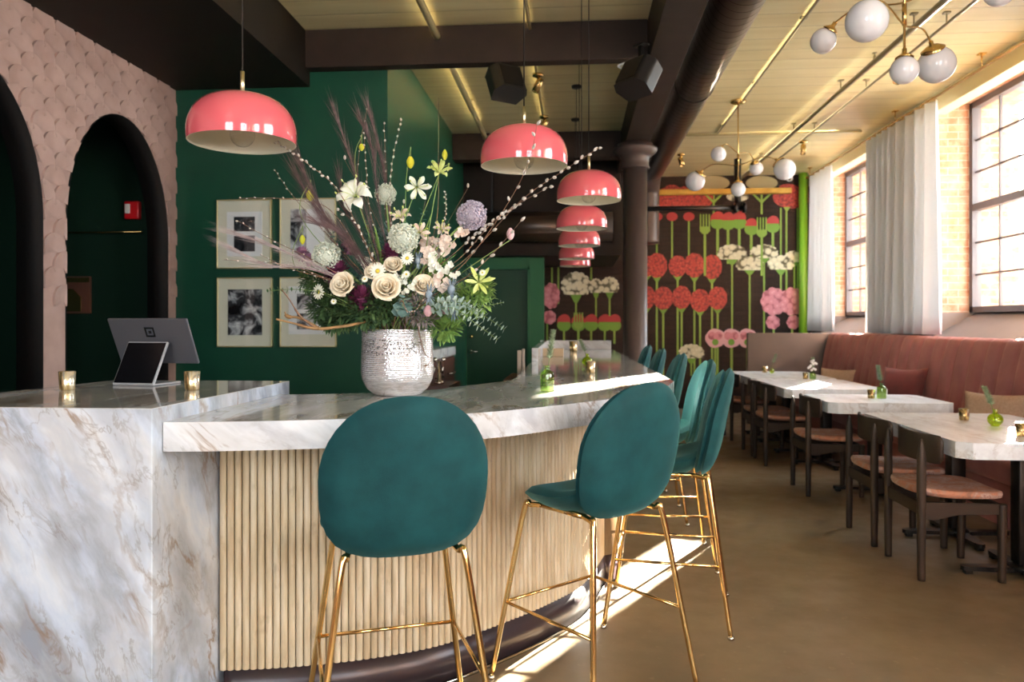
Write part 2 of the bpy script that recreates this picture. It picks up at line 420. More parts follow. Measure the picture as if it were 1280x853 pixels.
# painted band between banquette height and sill, with sloping sills
mb = MB()
for i in range(0, len(edges), 2): mb.box(XR, edges[i], 1.24, XF+.02, edges[i+1], WZ0)
for a, b in wins:
    mb.add([(XR,a,1.24),(XF+.02,a,1.24),(XF+.02,a,WZ0),(XR,b,1.24),(XF+.02,b,1.24),(XF+.02,b,WZ0)],
           [(0,2,1),(3,4,5),(0,3,5,2),(0,1,4,3),(1,2,5,4)])
mb.build('sloping_sill', M['taupe_light'], wr)
def window(i, a, b, x, z0, z1, pane_w=.55, side=1, name=None, axis='x'):
    w = thing(name or 'window_%d' % i, (0,0,0), kind='structure')
    f = MB(); g = MB(); n = MB()
    t = .06
    def bx(m, p0, p1, q0, q1, th):
        if axis == 'x': m.box(x-th, p0, q0, x+th, p1, q1)
        else: m.box(p0, x-th, q0, p1, x+th, q1)
    bx(f,a,b,z0,z0+t,.045); bx(f,a,b,z1-t,z1,.045); bx(f,a,a+t,z0,z1,.045); bx(f,b-t,b,z0,z1,.045)
    zm = (z0+z1)/2
    bx(f,a,b,zm-.035,zm+.035,.04)
    if axis == 'y': bx(f,(a+b)/2-.04,(a+b)/2+.04,z0,z1,.045)
    nn = max(2, round((b-a)/pane_w))
    for k in range(1, nn): y = a+(b-a)*k/nn; bx(n, y-.009, y+.009, z0+t, z1-t, .014)
    for (q0,q1) in ((z0+t,zm-.035),(zm+.035,z1-t)):
        for k in (1,2): z = q0+(q1-q0)*k/3; bx(n, a+t, b-t, z-.009, z+.009, .014)
    bx(g, a+t, b-t, z0+t, z1-t, .002)
    f.build('window_frame', M['win_frame'], w); n.build('muntins', M['win_frame'], w); g.build('pane', M['pane'], w)
for i, (a,b) in enumerate(wins): window(i+1, a, b, XF, WZ0, WZ1)
# beam along the window wall
MB().box(XR-.03, YB, 3.56, XR+.12, YF, ZC-.002).build('trim_1', mat('cream_paint','ded2a6',.5), kind='structure')
# far wall
wb = MB().box(-1.4, YF, 0, XO, YF+.3, ZC).build('wall_far', M['brick_dark'], kind='structure')
# wall behind the camera with tall windows
bw = [(-2.1,-.5),(1.1,2.7)]; BZ0, BZ1 = 1.0, 3.3
mb = MB(); e = [-6.4]+[x for w in bw for x in w]+[XO]
for i in range(0,len(e),2): mb.box(e[i], YB-.4, 0, e[i+1], YB, ZC)
for a,b in bw: mb.box(a, YB-.4, 0, b, YB, BZ0); mb.box(a, YB-.4, BZ1, b, YB, ZC)
mb.build('wall_near', M['brick'], kind='structure')
for i,(a,b) in enumerate(bw): window(i+5, a, b, YB-.2, BZ0, BZ1, axis='y')
# ---- left arched wall (X = XL, facing +X)
def arched(y0, y1, z1, arches, x0, x1):
    """wall slab between x0<x1 with arched openings reaching the floor"""
    mbf = MB(); N = 28
    def face(x, flip):
        fs = []
        for k in range(len(arches)+1):
            a = y0 if k == 0 else arches[k-1][1]; b = y1 if k == len(arches) else arches[k][0]
            vs = [(x,a,0),(x,b,0),(x,b,z1),(x,a,z1)]
            mbf.mat = 0; mbf.add(vs, [(0,1,2,3) if not flip else (3,2,1,0)], False)
        for (a,b,sp,top) in arches:
            c = (a+b)/2; hw = (b-a)/2
            pts = [(c-hw*math.cos(PI*i/N), sp+(top-sp)*math.sin(PI*i/N)) for i in range(N+1)]
            for i in range(N):
                p, q = pts[i], pts[i+1]
                vs = [(x,p[0],p[1]),(x,q[0],q[1]),(x,q[0],z1),(x,p[0],z1)]
                mbf.add(vs, [(0,1,2,3) if not flip else (3,2,1,0)], False)
    face(x1, False); face(x0, True)
    mbf.add([(x0,y1,0),(x1,y1,0),(x1,y1,z1),(x0,y1,z1)], [(0,1,2,3)], False)
    rev = MB()
    for (a,b,sp,top) in arches:
        c = (a+b)/2; hw = (b-a)/2
        pts = [(a,0)]+[(c-hw*math.cos(PI*i/N), sp+(top-sp)*math.sin(PI*i/N)) for i in range(N+1)]+[(b,0)]
        vs = [(x0,p[0],p[1]) for p in pts]+[(x1+.006,p[0],p[1]) for p in pts]; n = len(pts)
        rev.add(vs, [(i,i+1,n+i+1,n+i) for i in range(n-1)], True)
    return mbf, rev
arch_list = [(1.55,2.85,2.02,2.90),(3.15,4.50,2.02,2.92),(4.72,5.97,2.02,2.90)]
f, rv = arched(YB, 6.1, ZC, arch_list, XL-.17, XL)
wl = f.build('wall_left', M['scallop'], kind='structure')
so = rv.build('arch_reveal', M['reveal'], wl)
def in_arch(y, z):
    for (a,b,sp,top) in arch_list:
        c, hw = (a+b)/2, (b-a)/2
        if z < sp:
            if a-.004 < y < b+.004: return (a-.006 if y < c else b+.006, z)
        else:
            q = math.hypot((y-c)/hw, (z-sp)/(top-sp))
            if q < 1.008: k = 1.012/max(q,.001); return (c+(y-c)*k, sp+(z-sp)*k)
    return None
sc_ = MB(); Ws, Hs = .2, .108; row = 0; z = 3.36
while z > 1.42:
    k = 0
    while True:
        y = 1.0+(k+.5*(row%2))*Ws; k += 1
        if y > 6.05: break
        if in_arch(y, z+.02) and in_arch(y, z+.06): continue
        n = 14; rim = []
        for i in range(n+1):
            a = PI*(-.12+1.24*i/n); py, pz = y+Ws*.525*math.cos(a), z+Ws*.525*math.sin(a)
            h = in_arch(py, pz)
            if h: py, pz = h
            rim.append((min(py,6.095), min(pz,3.74)))
        cz = z-.01; ci = in_arch(y, cz) or (y, cz)
        x1 = XL+.004+.0115; vs = [(XL+.003, ci[0], ci[1])]+[(x1,p[0],p[1]) for p in rim]+[(XL-.001,p[0],p[1]) for p in rim]
        m_ = n+1
        sc_.add(vs, [(0,1+i,2+i) for i in range(n)]+[(1+i,1+m_+i,2+m_+i,2+i) for i in range(n)], False)
    row += 1; z -= Hs
sc_.build('plaster_scales', M['scallop'], wl)
MB().box(-6.3, 6.085, 0, XL-.172, 6.098, 3.299).build('alcove_shade_slab', M['shaded_green'], kind='structure')  # added slab over the green end wall, painting in the alcove's shade
sm = so.modifiers.new('s','SOLIDIFY'); sm.thickness=.006; sm.offset = 0
# room beyond the arches
MB().box(-6.4, YB, 0, -6.3, 6.1, ZC).build('wall_alcove', M['shaded_green'], kind='structure')
# green wall, front and its side
GY = 6.1; GX = -1.52
g = MB().box(-6.4, GY, 0, GX, 10.6, ZC).build('wall_green', M['green_wall'], kind='structure')
# wall with the door
dw = MB(); DX0, DX1 = at_y(580,335,10.6).x, at_y(662,335,10.6).x
GE = at_y(680,335,10.6).x
dw.box(GX, 10.6, 0, DX0, 10.75, 2.3); dw.box(DX1, 10.6, 0, GE, 10.75, 2.3); dw.box(DX0, 10.6, 2.15, DX1, 10.75, 2.3)
dw.box(GX,10.75,0,GX+.1,YF,2.3)
dw.build('wall_back', M['green_casing'], kind='structure')
d1 = thing('door_1', (DX0, 10.66, 0), kind='structure')
MB().box(.02, 0, .01, DX1-DX0-.02, .045, 2.13).build('door_panel', M['green_door'], d1)
b = MB(); b.box(-.01,-.075,0,.03,.02,2.17); b.box(DX1-DX0-.03,-.075,0,DX1-DX0+.01,.02,2.17); b.box(-.01,-.075,2.13,DX1-DX0+.01,.02,2.17)
b.build('door_frame', M['green_casing'], d1)
h = MB(); h.M = Matrix.Translation((.09,-.03,.98)); h.lathe([(0,-.02),(.03,-.02),(.03,.02),(0,.02)],16,'y'); h.tube([(0,-.01,0),(0,-.05,0),(.1,-.055,0)],.01)
h.build('door_handle', M['chrome'], d1)
h = MB(); h.M = Matrix.Translation((.10,-.015,1.19)); h.lathe([(0,-.02),(.022,-.02),(.028,.015),(0,.015)],16,'y'); h.build('door_lock', M['brass'], d1)
# dark bulkhead above the door wall
MB().box(GX, 10.35, 2.3, .62, 10.75, ZC).build('wall_bulkhead', M['soffit'], kind='structure')
MB().box(GX, 10.75, 2.3, .62, YF, 2.4).build('trim_2', M['soffit'], kind='structure')
MB().box(.842, YB+.01, 3.712, .985, YF-.02, ZC-.002).build('ceiling_shade_strip', M['soffit'], kind='structure')  # added dark plate, painted shade on the cream ceiling between beam and duct
# ---- beams, soffit, column, ducts
MB().box(XL-.17, YB, 3.32, -2.17, GY-.002, ZC-.002).build('trim_3', M['soffit'], kind='structure')
MB().box(-6.3, YB, 3.3, XL-.17, GY-.002, ZC-.002).build('trim_4', M['soffit'], kind='structure')
b = MB().box(-2.168, 5.98, 3.44, .568, 6.098, ZC-.004); bo = b.build('ceiling_beam', M['beam'], label='dark cross beam over the bar, the nearer of two, carrying the speakers', cat='beam')
bevel(bo,.006)
b = MB().box(GX+.002, 9.4, 3.42, .568, 9.62, ZC-.004); bevel(b.build('ceiling_beam', M['beam'], label='farther dark cross beam meeting the top of the round column', cat='beam'),.006)
b = MB().box(.57, YB+.01, 3.40, .84, YF-.01, ZC-.002); bevel(b.build('ceiling_beam', M['beam'], label='long dark main beam running from overhead to the flower mural on the column', cat='beam'),.006)
CX, CY = .686, 8.68
c = thing('round_column', (CX,CY,0), label='tall round dark grey iron column with a flared capital behind the bar stools', cat='column')
MB().lathe([(.0,.0),(.19,0),(.19,.12),(.15,.14),(.137,.18),(.132,3.12),(0,3.12)],40).build('shaft', M['column'], c)
MB().lathe([(0,3.121),(.16,3.121),(.165,3.13),(.15,3.16),(.155,3.24),(.19,3.27),(.235,3.30),(.25,3.33),(.25,3.35),(.20,3.36),(.20,3.399),(0,3.399)],40).build('capital', M['column'], c)
dt = thing('air_duct', (1.09, 0, 3.56), label='fat dark spiral air duct running under the cream ceiling beside the main beam', cat='duct')
MB().lathe([(0,YB+.02),(.175,YB+.02),(.175,10.8),(.0,10.8)],40,'y').build('spiral_duct', M['duct'], dt)
MB().lathe([(.170,7.0),(.181,7.0),(.181,7.06),(.170,7.06)],40,'y').build('band', M['duct'], dt)
el = MB(); el.tube(crom([(0,10.55,0),(0,10.95,0),(0,11.3,-.12),(0,11.42,-.4),(0,11.42,-1.0)],8),.165,24); el.build('elbow', M['column'], dt)
hd = MB(); hd.lathe([(0,GX+.01),(.2,GX+.01),(.2,.5),(0,.5)],32,'x')
o = thing('cross_duct', (0,10.1,2.66), label='dark round duct crossing in front of the bulkhead above the green door', cat='duct')
hd.build('round_duct', M['duct'], o)
for x in (-1.1,.1): MB().box(x-.015,-.012,.19,x+.015,.012,ZC-2.66-.001).build('hanger_strap', M['black_metal'], o)
# ceiling pipes (run away from the viewer)
def pipe(x, z, r, y0, y1, m, label, name='ceiling_pipe', cat='pipe'):
    p = thing(name, (x, 0, 0), label=label, cat=cat)
    MB().tube([(0,y0,z),(0,y1,z)], r, 10).build('pipe', m, p)
    y = y0+1.2
    while y < y1-.3:
        if x < .5 and (5.9 < y < 6.2 or 9.3 < y < 9.7): y += .35
        h = MB(); h.tube([(0,y,z),(0,y,ZC-.001)], .006, 6); h.box(-.025,y-.02,ZC-.012,.025,y+.02,ZC-.001)
        h.build('hanger', m, p)
        y += 1.6
pipe(2.59, 3.64, .024, YB+.05, YF-.02, M['grey_pipe'], 'grey sprinkler pipe running along the cream ceiling, the thicker of the two')
pipe(2.83, 3.66, .012, YB+.05, 10.9, M['grey_pipe'], 'thin conduit beside the sprinkler pipe carrying the brass spotlights')
pipe(1.77, 3.73, .011, YB+.05, 9.6, M['grey_pipe'], 'thin straight conduit ending at the canopy of the farther globe chandelier')
pipe(-1.09, 3.66, .028, YB+.05, 9.3, M['cream_pipe'], 'cream painted pipe on the shaded ceiling between the dark cross beams')
pipe(-.35, 3.70, .014, YB+.05, 9.3, M['cream_pipe'], 'slim cream conduit on the shaded ceiling above the pink lamps')
# cross conduit
MB().tube([(1.25,9.62,3.725),(3.5,9.62,3.725)],.018,8).build('cross_pipe', M['ceiling'], label='cream pipe crossing the ceiling behind the farther globe chandelier', cat='pipe')
sp_ = thing('sprinkler_head', at_d(1047,98,6.6)-Vector((0,0,0)), label='small upright sprinkler head on the thicker grey ceiling pipe', cat='sprinkler')
sp_.location.x = 2.59; sp_.location.z = 3.66
MB().lathe([(0,0),(.014,0),(.012,.03),(.006,.035),(.006,.05),(.022,.052),(.022,.056),(0,.056)],12).build('head', M['grey_pipe'], sp_)
# brass spotlights
def spot(x, y, rz, label):
    s = thing('spotlight', (x,y,ZC-.11), rz, label=label, cat='spotlight', group='brass spotlights on the ceiling')
    MB().lathe([(0,-.02),(.05,-.02),(.05,.0),(0,.0)],20).build('junction_box', M['brass'], s)
    MB().tube([(0,0,-.02),(0,0,-.06)],.008).build('stem', M['brass'], s)
    b = MB(); b.M = Matrix.Translation((0,0,-.10)) @ Matrix.Rotation(R(25),4,'Y'); b.lathe([(0,.06),(.03,.06),(.033,.05),(.033,-.07),(.03,-.07),(.026,-.04),(0,-.03)],20); b.build('lamp_can', M['brass'], s)
spot(2.83, 6.9, .3, 'brass spotlight hanging from the conduit nearest the white curtains')
spot(2.83, 9.7, 1.2, 'brass spotlight on the conduit above the far end of the banquette')
spot(1.42, 10.3, 2.0, 'cream spotlight near the ceiling at the top corner of the flower mural')
spot(-.33, 6.9, 0, 'spotlight on the shaded ceiling just past the nearer cross beam')
spot(-.33, 8.3, 0, 'spotlight on the shaded ceiling ahead of the farther cross beam')
# speakers
def speaker(loc, rz, tilt, label, bt):
    s = thing('loudspeaker', loc, rz, label=label, cat='loudspeaker', group=None)
    b = MB(); b.M = Matrix.Rotation(tilt,4,'X')
    pts = [(-.15,-.02),(-.11,-.09),(.11,-.09),(.15,-.02),(.12,.10),(-.12,.10)]
    b.prism(pts,-.11,.11); bo = b.build('cabinet', M['black'], s); bevel(bo,.02,3)
    g = MB(); g.M = Matrix.Rotation(tilt,4,'X'); g.box(-.10,-.096,-.095,.10,-.089,.095); bevel(g.build('grille', M['black_metal'], s),.004)
    k = MB(); k.box(-.015,.02,.08,.015,.05,bt-loc.z-.001); k.box(-.05,.0,bt-loc.z-.012,.05,.07,bt-loc.z-.001); k.build('bracket', M['black_metal'], s)
    return s
speaker(at_d(633,104,6.02), R(38), R(-25), 'black loudspeaker hanging under the near cross beam above the second pink lamp', 3.44)
s = speaker(at_d(797,97,5.5), R(-50), R(-30), 'black loudspeaker with a loop of white cable beside the main beam', 3.40)
MB().tube(crom([(-.05,.05,.09),(-.14,.03,.15),(-.2,0,.14),(-.16,0,.11),(-.06,.05,.09)],8),.007,8).build('cable', M['white_rubber'], s)
# curtain rod
rod = thing('curtain_rod', (3.57,0,0), label='long thin brass curtain rod above the tall windows', cat='curtain rod')
MB().tube([(0,-2.9,3.62),(0,12.0,3.62)],.013,10).build('rod', M['brass'], rod)
for y in (1.2,3.2,5.2,7.0,8.81,11.9):
    h = MB(); h.tube([(0,y,3.62),(0,y,ZC-.001)],.007,8); h.box(-.03,y-.03,ZC-.01,.03,y+.03,ZC-.001); h.build('bracket', M['brass'], rod)
MB().ball((0,12.02,3.62),.022).build('finial', M['brass'], rod)
def curtain(y0, y1, nf, label, bot=1.262, amp=.045, flare=0):
    def fn(a, b):
        y = y0+(y1-y0)*a; z = 3.60-(3.60-bot)*b
        w = math.sin(a*nf*2*PI)*amp*(.75+.5*b)+.02*math.sin(a*nf*PI*1.3+b*2)*b
        yc = (y0+y1)/2
        y = yc+(y-yc)*(1+.08*b*flare)+.012*math.sin(a*nf*4*PI+1)
        return (3.57+w, y, z)
    m = MB().grid(fn, nf*14, 10)
    c = thing('curtain', (0,0,0), label=label, cat='curtain', group='white curtains at the windows')
    o = m.build('cloth', M['curtain'], c); sd = o.modifiers.new('s','SOLIDIFY'); sd.thickness=.003
    for k in range(nf*2):
        y = y0+(y1-y0)*(k+.5)/(nf*2); r = MB()
        r.M = Matrix.Translation((3.57,y,3.615)); r.lathe([(.017,-.002),(.021,-.002),(.021,.002),(.017,.002),(.017,-.002)],12,'y')
        r.build('ring', M['brass'], c)
curtain(10.95, 11.85, 4, 'farthest white curtain, hanging against the green pipe', bot=1.265)
curtain(8.83, 9.62, 5, 'white curtain between the two windows, the one farther from the viewer', bot=1.262)
curtain(7.85, 8.78, 4, 'white curtain between the two windows, in front, closer to the beige cushion', bot=1.262, flare=1)
curtain(4.55, 6.22, 8, 'unseen white curtain beside the near table, added to block window sun', bot=1.262)  # out of view, added to cut the low sun from the window
# green pipe in the corner
gp = thing('green_pipe', (3.60,12.33,0), label='bright green vertical pipe in the corner at the edge of the mural', cat='pipe')
MB().lathe([(0,0),(.066,0),(.066,ZC-.004),(0,ZC-.004)],20).build('pipe', M['green_pipe'], gp)
# gold ledge on mural + black gas pipe
bevel(MB().box(1.28,YF-.14,3.44,3.42,YF-.0305,3.52).build('wooden_ledge', M['yellow_beam'], label='golden wooden rail across the top of the flower mural', cat='rail'),.005)
p0 = at_y(812,261,11.2); p1 = at_y(930,261,11.2)
gpz = p0.z
g = thing('iron_pipe', (0,11.2,0), label='black iron pipe with a flanged end crossing in front of the mural', cat='pipe')
MB().tube([(.8,0,gpz),(p1.x,0,gpz)],.035,12).build('pipe', M['black_metal'], g)
k = MB(); k.M = Matrix.Translation((0,0,gpz)); k.lathe([(0,p1.x-.14),(.075,p1.x-.14),(.075,p1.x-.10),(.0,p1.x-.10)],16,'x'); k.build('flange', M['black_metal'], g)
k = MB(); k.M = Matrix.Translation((0,0,gpz)); k.lathe([(0,p1.x-.02),(.075,p1.x-.02),(.075,p1.x+.02),(0,p1.x+.02)],16,'x'); k.build('flange', M['black_metal'], g)
xx = at_y(922,240,11.2).x
MB().tube([(xx,0,gpz),(xx,0,ZC-.002)],.05,12).build('riser', M['black_metal'], g)
# security camera near mural corner
s = thing('security_camera', at_d(987,223,11.6), label='small white dome security camera near the green pipe', cat='camera')
MB().ball((0,0,0),.05).build('dome', M['white_rubber'], s); MB().ball((-.01,-.035,-.01),.025).build('lens', M['black'], s); MB().tube([(0,0,.03),(0,0,ZC-s.location.z-.001)],.015).build('mount', M['brass'], s)
# street outside
MB().box(XO,-20,-.6,60,60,-.5).build('trim_5', mat('pavement','b5b0a8',.8), kind='structure')
eb = thing('brick_building', (20,27,-.5), label='pale brick building across the street seen through the window', cat='building')
mb = MB().box(-4,0,0,6,10,6.2); mb.build('wall', M['brick_out'], eb)
mb = MB()
for k in range(4):
    for j in range(2): mb.box(-3.4+k*2.3,-.04,1+j*2.4,-2.2+k*2.3,.02,2.6+j*2.4)
mb.build('dark_windows', M['win_frame'], eb)

# ================================================================ LIGHT
w = bpy.data.worlds.new('sky'); scene.world = w; w.use_nodes = True
bg = w.node_tree.nodes['Background']
tc = w.node_tree.nodes.new('ShaderNodeTexCoord'); sx = w.node_tree.nodes.new('ShaderNodeSeparateXYZ'); rp = w.node_tree.nodes.new('ShaderNodeValToRGB')
w.node_tree.links.new(tc.outputs['Generated'], sx.inputs[0]); w.node_tree.links.new(sx.outputs[2], rp.inputs[0]); w.node_tree.links.new(rp.outputs[0], bg.inputs[0])
rp.color_ramp.elements[0].color = (.94,.97,1,1); rp.color_ramp.elements[1].color = (.75,.87,1,1)
bg.inputs[1].default_value = SKY
sd = Vector((-.491,-.871,-.272)).normalized()
sl = bpy.data.lights.new('sun','SUN'); sl.energy = SUN; sl.angle = R(.6); sl.color = (1,.90,.74)
so = bpy.data.objects.new('sun', sl); col.objects.link(so); so.rotation_euler = sd.to_track_quat('-Z','Y').to_euler(); so.location=(12,20,10)
def portal(loc, rot, sx, sy):
    l = bpy.data.lights.new('window_portal','AREA'); l.shape='RECTANGLE'; l.size=sx; l.size_y=sy; l.cycles.is_portal=True
    o = bpy.data.objects.new('window_portal', l); col.objects.link(o); o.location=loc; o.rotation_euler=rot
for a,b in wins: portal((XO+.02,(a+b)/2,(WZ0+WZ1)/2),(0,R(90),0),WZ1-WZ0,b-a)
for a,b in bw: portal(((a+b)/2,YB-.42,(BZ0+BZ1)/2),(R(90),0,0),b-a,BZ1-BZ0)
# ================================================================ BAR
ZB = 1.07; TB = .09
def xy(p): return Vector((p.x, p.y))
o_pts = [at_z(u,v,ZB) for u,v in ((207.9,528.2),(300,527.2),(400,525.0),(500,521.5),(602,516.0),(685,508.2),(773.6,497.5))]
o_pts = [xy(p) for p in o_pts]
pA = xy(at_z(842.5,476.7,ZB)); pB = xy(at_z(777,442.8,ZB))
mid = [xy(cf(.66,3.42))]
ddir = (pB-pA).normalized(); pE = pA + ddir*(8.97-pA.y)/ddir.y
curve = crom([Vector((p.x,p.y,0)) for p in o_pts+mid+[pA]], 8)
outer = [Vector((p.x,p.y)) for p in curve] + [pE]
i_pts = [xy(at_z(u,v,ZB)) for u,v in ((345,493.6),(450,491.7),(542,487.3),(567,484),(604,480),(641,475.4))]
inner = [Vector((p.x,p.y)) for p in crom([Vector((p.x,p.y,0)) for p in i_pts],5)]
k0 = xy(at_z(645,472.2,ZB)); idir = (xy(at_z(664,452.5,ZB))-k0).normalized()
kE = k0 + idir*(8.97-k0.y)/idir.y
BXL = -1.252+.002
outer[0].x = BXL; inner[0].x = BXL+.0; inner[0].y = outer[0].y+.92
# back corner of the counter meets the host stand's rear
outline = outer + [kE, k0] + list(reversed(inner))
bar = thing('bar_counter', (0,0,0), label='long curved bar with a veined white marble top and pale fluted wood front', cat='bar')
top = MB().prism([tuple(p) for p in outline], ZB-TB, ZB); 
top.m = [1 if abs((Vector(top.v[f[1]])-Vector(top.v[f[0]])).cross(Vector(top.v[f[2]])-Vector(top.v[f[1]])).normalized().z) < .5 else 0 for f in top.f]
bevel(top.build('countertop', [M['marble_top'], M['marble_edge']], bar), .002, 1, 50)
def offset(path, d):
    out = []
    for i, p in enumerate(path):
        t = (path[min(i+1,len(path)-1)]-path[max(i-1,0)]).normalized()
        out.append(p + Vector((-t.y, t.x))*d)
    return out
fine = []
for a, b in zip(outer[:-1], outer[1:]):
    n = max(1, int((b-a).length/.03))
    fine += [a+(b-a)*i/n for i in range(n)]
fine.append(outer[-1])
clad = offset(fine, .365)
clad = [p for p in clad if p.x > BXL+.004 and p.y < 8.93]
if clad[0].x > BXL+.01: clad.insert(0, Vector((BXL+.004, clad[0].y-.002)))
body = offset(fine, .382); body = [p for p in body if p.x > BXL+.004 and p.y < 8.93]
def ins(p, q): return p
inner_b = [Vector((BXL+.004, clad[0].y+.05)), Vector((BXL+.3, clad[0].y+.1)), ]
ibp = offset(clad, .12)
bodypoly = [tuple(p) for p in body]+[tuple(p) for p in reversed(ibp) if p.x > BXL+.01]
def ribbon(path, off, z0, z1):
    m = MB(); q = offset(path, off); n = len(path)
    vs = [(p.x,p.y,z) for z in (z0,z1) for p in path] + [(p.x,p.y,z) for z in (z0,z1) for p in q]
    fs = []
    for i in range(n-1):
        fs += [(i,i+1,n+i+1,n+i),(2*n+i+1,2*n+i,3*n+i,3*n+i+1),(n+i,n+i+1,3*n+i+1,3*n+i),(i+1,i,2*n+i,2*n+i+1)]
    fs += [(0,n,3*n,2*n),(n-1,3*n-1,4*n-1,2*n-1)]
    m.add(vs, fs, True); return m
ribbon(body, .12, .15, ZB-TB-.001).build('bar_body', M['dowel_gap'], bar)
# dowels
m = MB(); L = 0; nxt = .012; pitch = .0262
for a, b in zip(clad[:-1], clad[1:]):
    seg = (b-a).length
    while nxt < L+seg:
        p = a+(b-a)*((nxt-L)/seg); t = (b-a).normalized(); nrm = Vector((t.y,-t.x)); r = .0128
        vs = []
        for z in (.15, ZB-TB-.002):
            for j in range(8):
                an = PI*j/7
                q = p + t*(-math.cos(an)*r) + nrm*(math.sin(an)*r)
                vs.append((q.x,q.y,z))
        m.add(vs, [(j,j+1,9+j,8+j) for j in range(7)]+[(0,8,15,7)], True)
        m.add(vs[:8], [tuple(reversed(range(8)))], False)
        nxt += pitch
    L += seg
m.build('fluted_front', M['dowel'], bar)
pl = offset(fine, .352); pl = [p for p in pl if p.x > BXL+.004 and p.y < 8.93]
ribbon(pl, .06, .0005, .148).build('plinth', M['plinth'], bar)
pl2 = offset(fine, .340); pl2 = [p for p in pl2 if p.x > BXL+.004 and p.y < 8.93]
ribbon(pl2, .0115, .0005, .012).build('plinth_edge', M['chrome'], bar)
MB().box(.0,8.94,0,.02,8.96,.98)
# marble upstand at the far end of the bar
u0 = kE; e0 = k0 + idir*((xy(at_z(664,452.5,ZB)).y+.1)-k0.y)/idir.y
up = MB().prism([(u0.x-.03,8.90),(pE.x-.02,8.90),(pE.x-.02,8.96),(u0.x-.03,8.96)], ZB+.001, ZB+.105)
up.prism([(e0.x-.0,e0.y),(e0.x+.05,e0.y),(kE.x+.05,8.899),(kE.x-.0,8.899)], ZB+.001, ZB+.105)
bevel(up.build('upstand', M['marble_edge'], bar),.003)
# host stand with waterfall marble
ZH = 1.118; HX = -1.252; HY = 2.165
hp = [(HX,HY),(HX,3.26),(-2.05,3.26),tuple(xy(at_z(0,491,ZH))),(-3.25,2.55),(-3.25,HY)]
hs = thing('host_stand', (0,0,0), label='tall veined marble host stand with waterfall sides at the near end of the bar', cat='counter')
mh = MB().prism(hp, 0, ZH-.002); 
mh.m = [1 if len(f) > 4 else 0 for f in mh.f]
bevel(mh.build('marble_block', [M['marble'], M['marble_top']], hs), .0025, 1, 30)
MB().prism([(x*1.0,y) for x,y in hp], ZH-.002, ZH).build('top_slab', M['marble_top'], hs)

# ================================================================ BAR STOOLS
def stool_proto():
    s = thing('bar_stool', (0,0,0))
    # backrest: local y forward; back centre behind seat
    def back(front, name, th, scale, mat_):
        m = MB(); NA, NR = 40, 10
        cz, hz, hw = .917, .247, .252
        def pt(r, a, side):
            ca, sa = math.cos(a), math.sin(a)
            e = 2.35 if sa > 0 else 3.3
            q = (abs(ca)**e+abs(sa)**e)**(-1/e)
            x = ca*q*r*hw*scale; z = sa*q*r*hz*scale
            x *= 1 - .10*max(0, z/hz)**1.5 - .02*max(0,-z/hz)
            t = th*(1-r**7)**.5
            y = -.205 + .62*x*x - math.tan(R(11))*(z) - .10*max(0,-z/hz)**3*-1.0*.3
            return (x, y + (t if side else -t) + (.018 if front else -.012), cz+z)
        for side in (0,1):
            def fn(a, b, side=side): return pt(min(1,b), a*2*PI, side)
            g = MB().grid(fn, NA, NR, True)
            fs = g.f if side == 0 else [tuple(reversed(f)) for f in g.f]
            m.add(g.v, fs, True)
        o = m.build(name, mat_, s)
        return o
    back(False, 'backrest_shell', .030, 1.0, M['velvet'])
    back(True, 'backrest_cushion', .030, .965, M['velvet'])
    # seat : scooped beetle shell
    m = MB(); NA, NR = 40, 9
    def seat(r, a, side):
        ca, sa = math.cos(a), math.sin(a); e = 2.3
        q = (abs(ca)**e+abs(sa)**e)**(-1/e)
        x = ca*q*r*.238; y = .04+sa*q*r*.245
        x *= 1-.10*max(0,(y-.04)/.245)**2
        zt = .725 + .35*x*x + (.10*max(0,-(y-.02)/.22)**2) - .06*max(0,(y-.12)/.17)**2
        t = (1-r**6)**.5
        return (x, y, zt + .028*t if side else zt - (.03+.045*(1-r*r))*t)
    for side in (0,1):
        g = MB().grid(lambda a,b,side=side: seat(b, a*2*PI, side), NA, NR, True)
        m.add(g.v, g.f if side else [tuple(reversed(f)) for f in g.f], True)
    m.build('seat', M['velvet'], s)
    def legpath(sx, sy):
        return crom([(sx*.275,sy*.275+.02,.012),(sx*.235,sy*.235+.02,.30),(sx*.185,sy*.185+.02,.655),(sx*.170,sy*.16+.02,.676),(sx*.16,sy*.11+.02,.683)],6)
    for sx in (-1,1):
        for sy in (-1,1):
            l = MB().tube(legpath(sx,sy), .0105, 12).build('leg', M['gold'], s)
            f = MB(); f.M = Matrix.Translation((sx*.276,sy*.276+.02,0)); f.lathe([(0,.0005),(.013,.0005),(.016,.006),(.012,.016),(0,.018)],14); f.build('foot_cap', M['chrome'], l)
        MB().tube([(sx*.16,-.10,.683),(sx*.16,.14,.683)],.0105,10).build('seat_rail', M['gold'], s)
    m = MB(); q = .2365
    m.tube([(-q,q+.02,.3),(q,q+.02,.3)],.0065,10); m.tube([(-q,q+.02,.3),(-q,-q+.02,.3)],.0065,10); m.tube([(q,q+.02,.3),(q,-q+.02,.3)],.0065,10)
    m.build('footrest', M['gold'], s)
    return s
st = stool_proto()
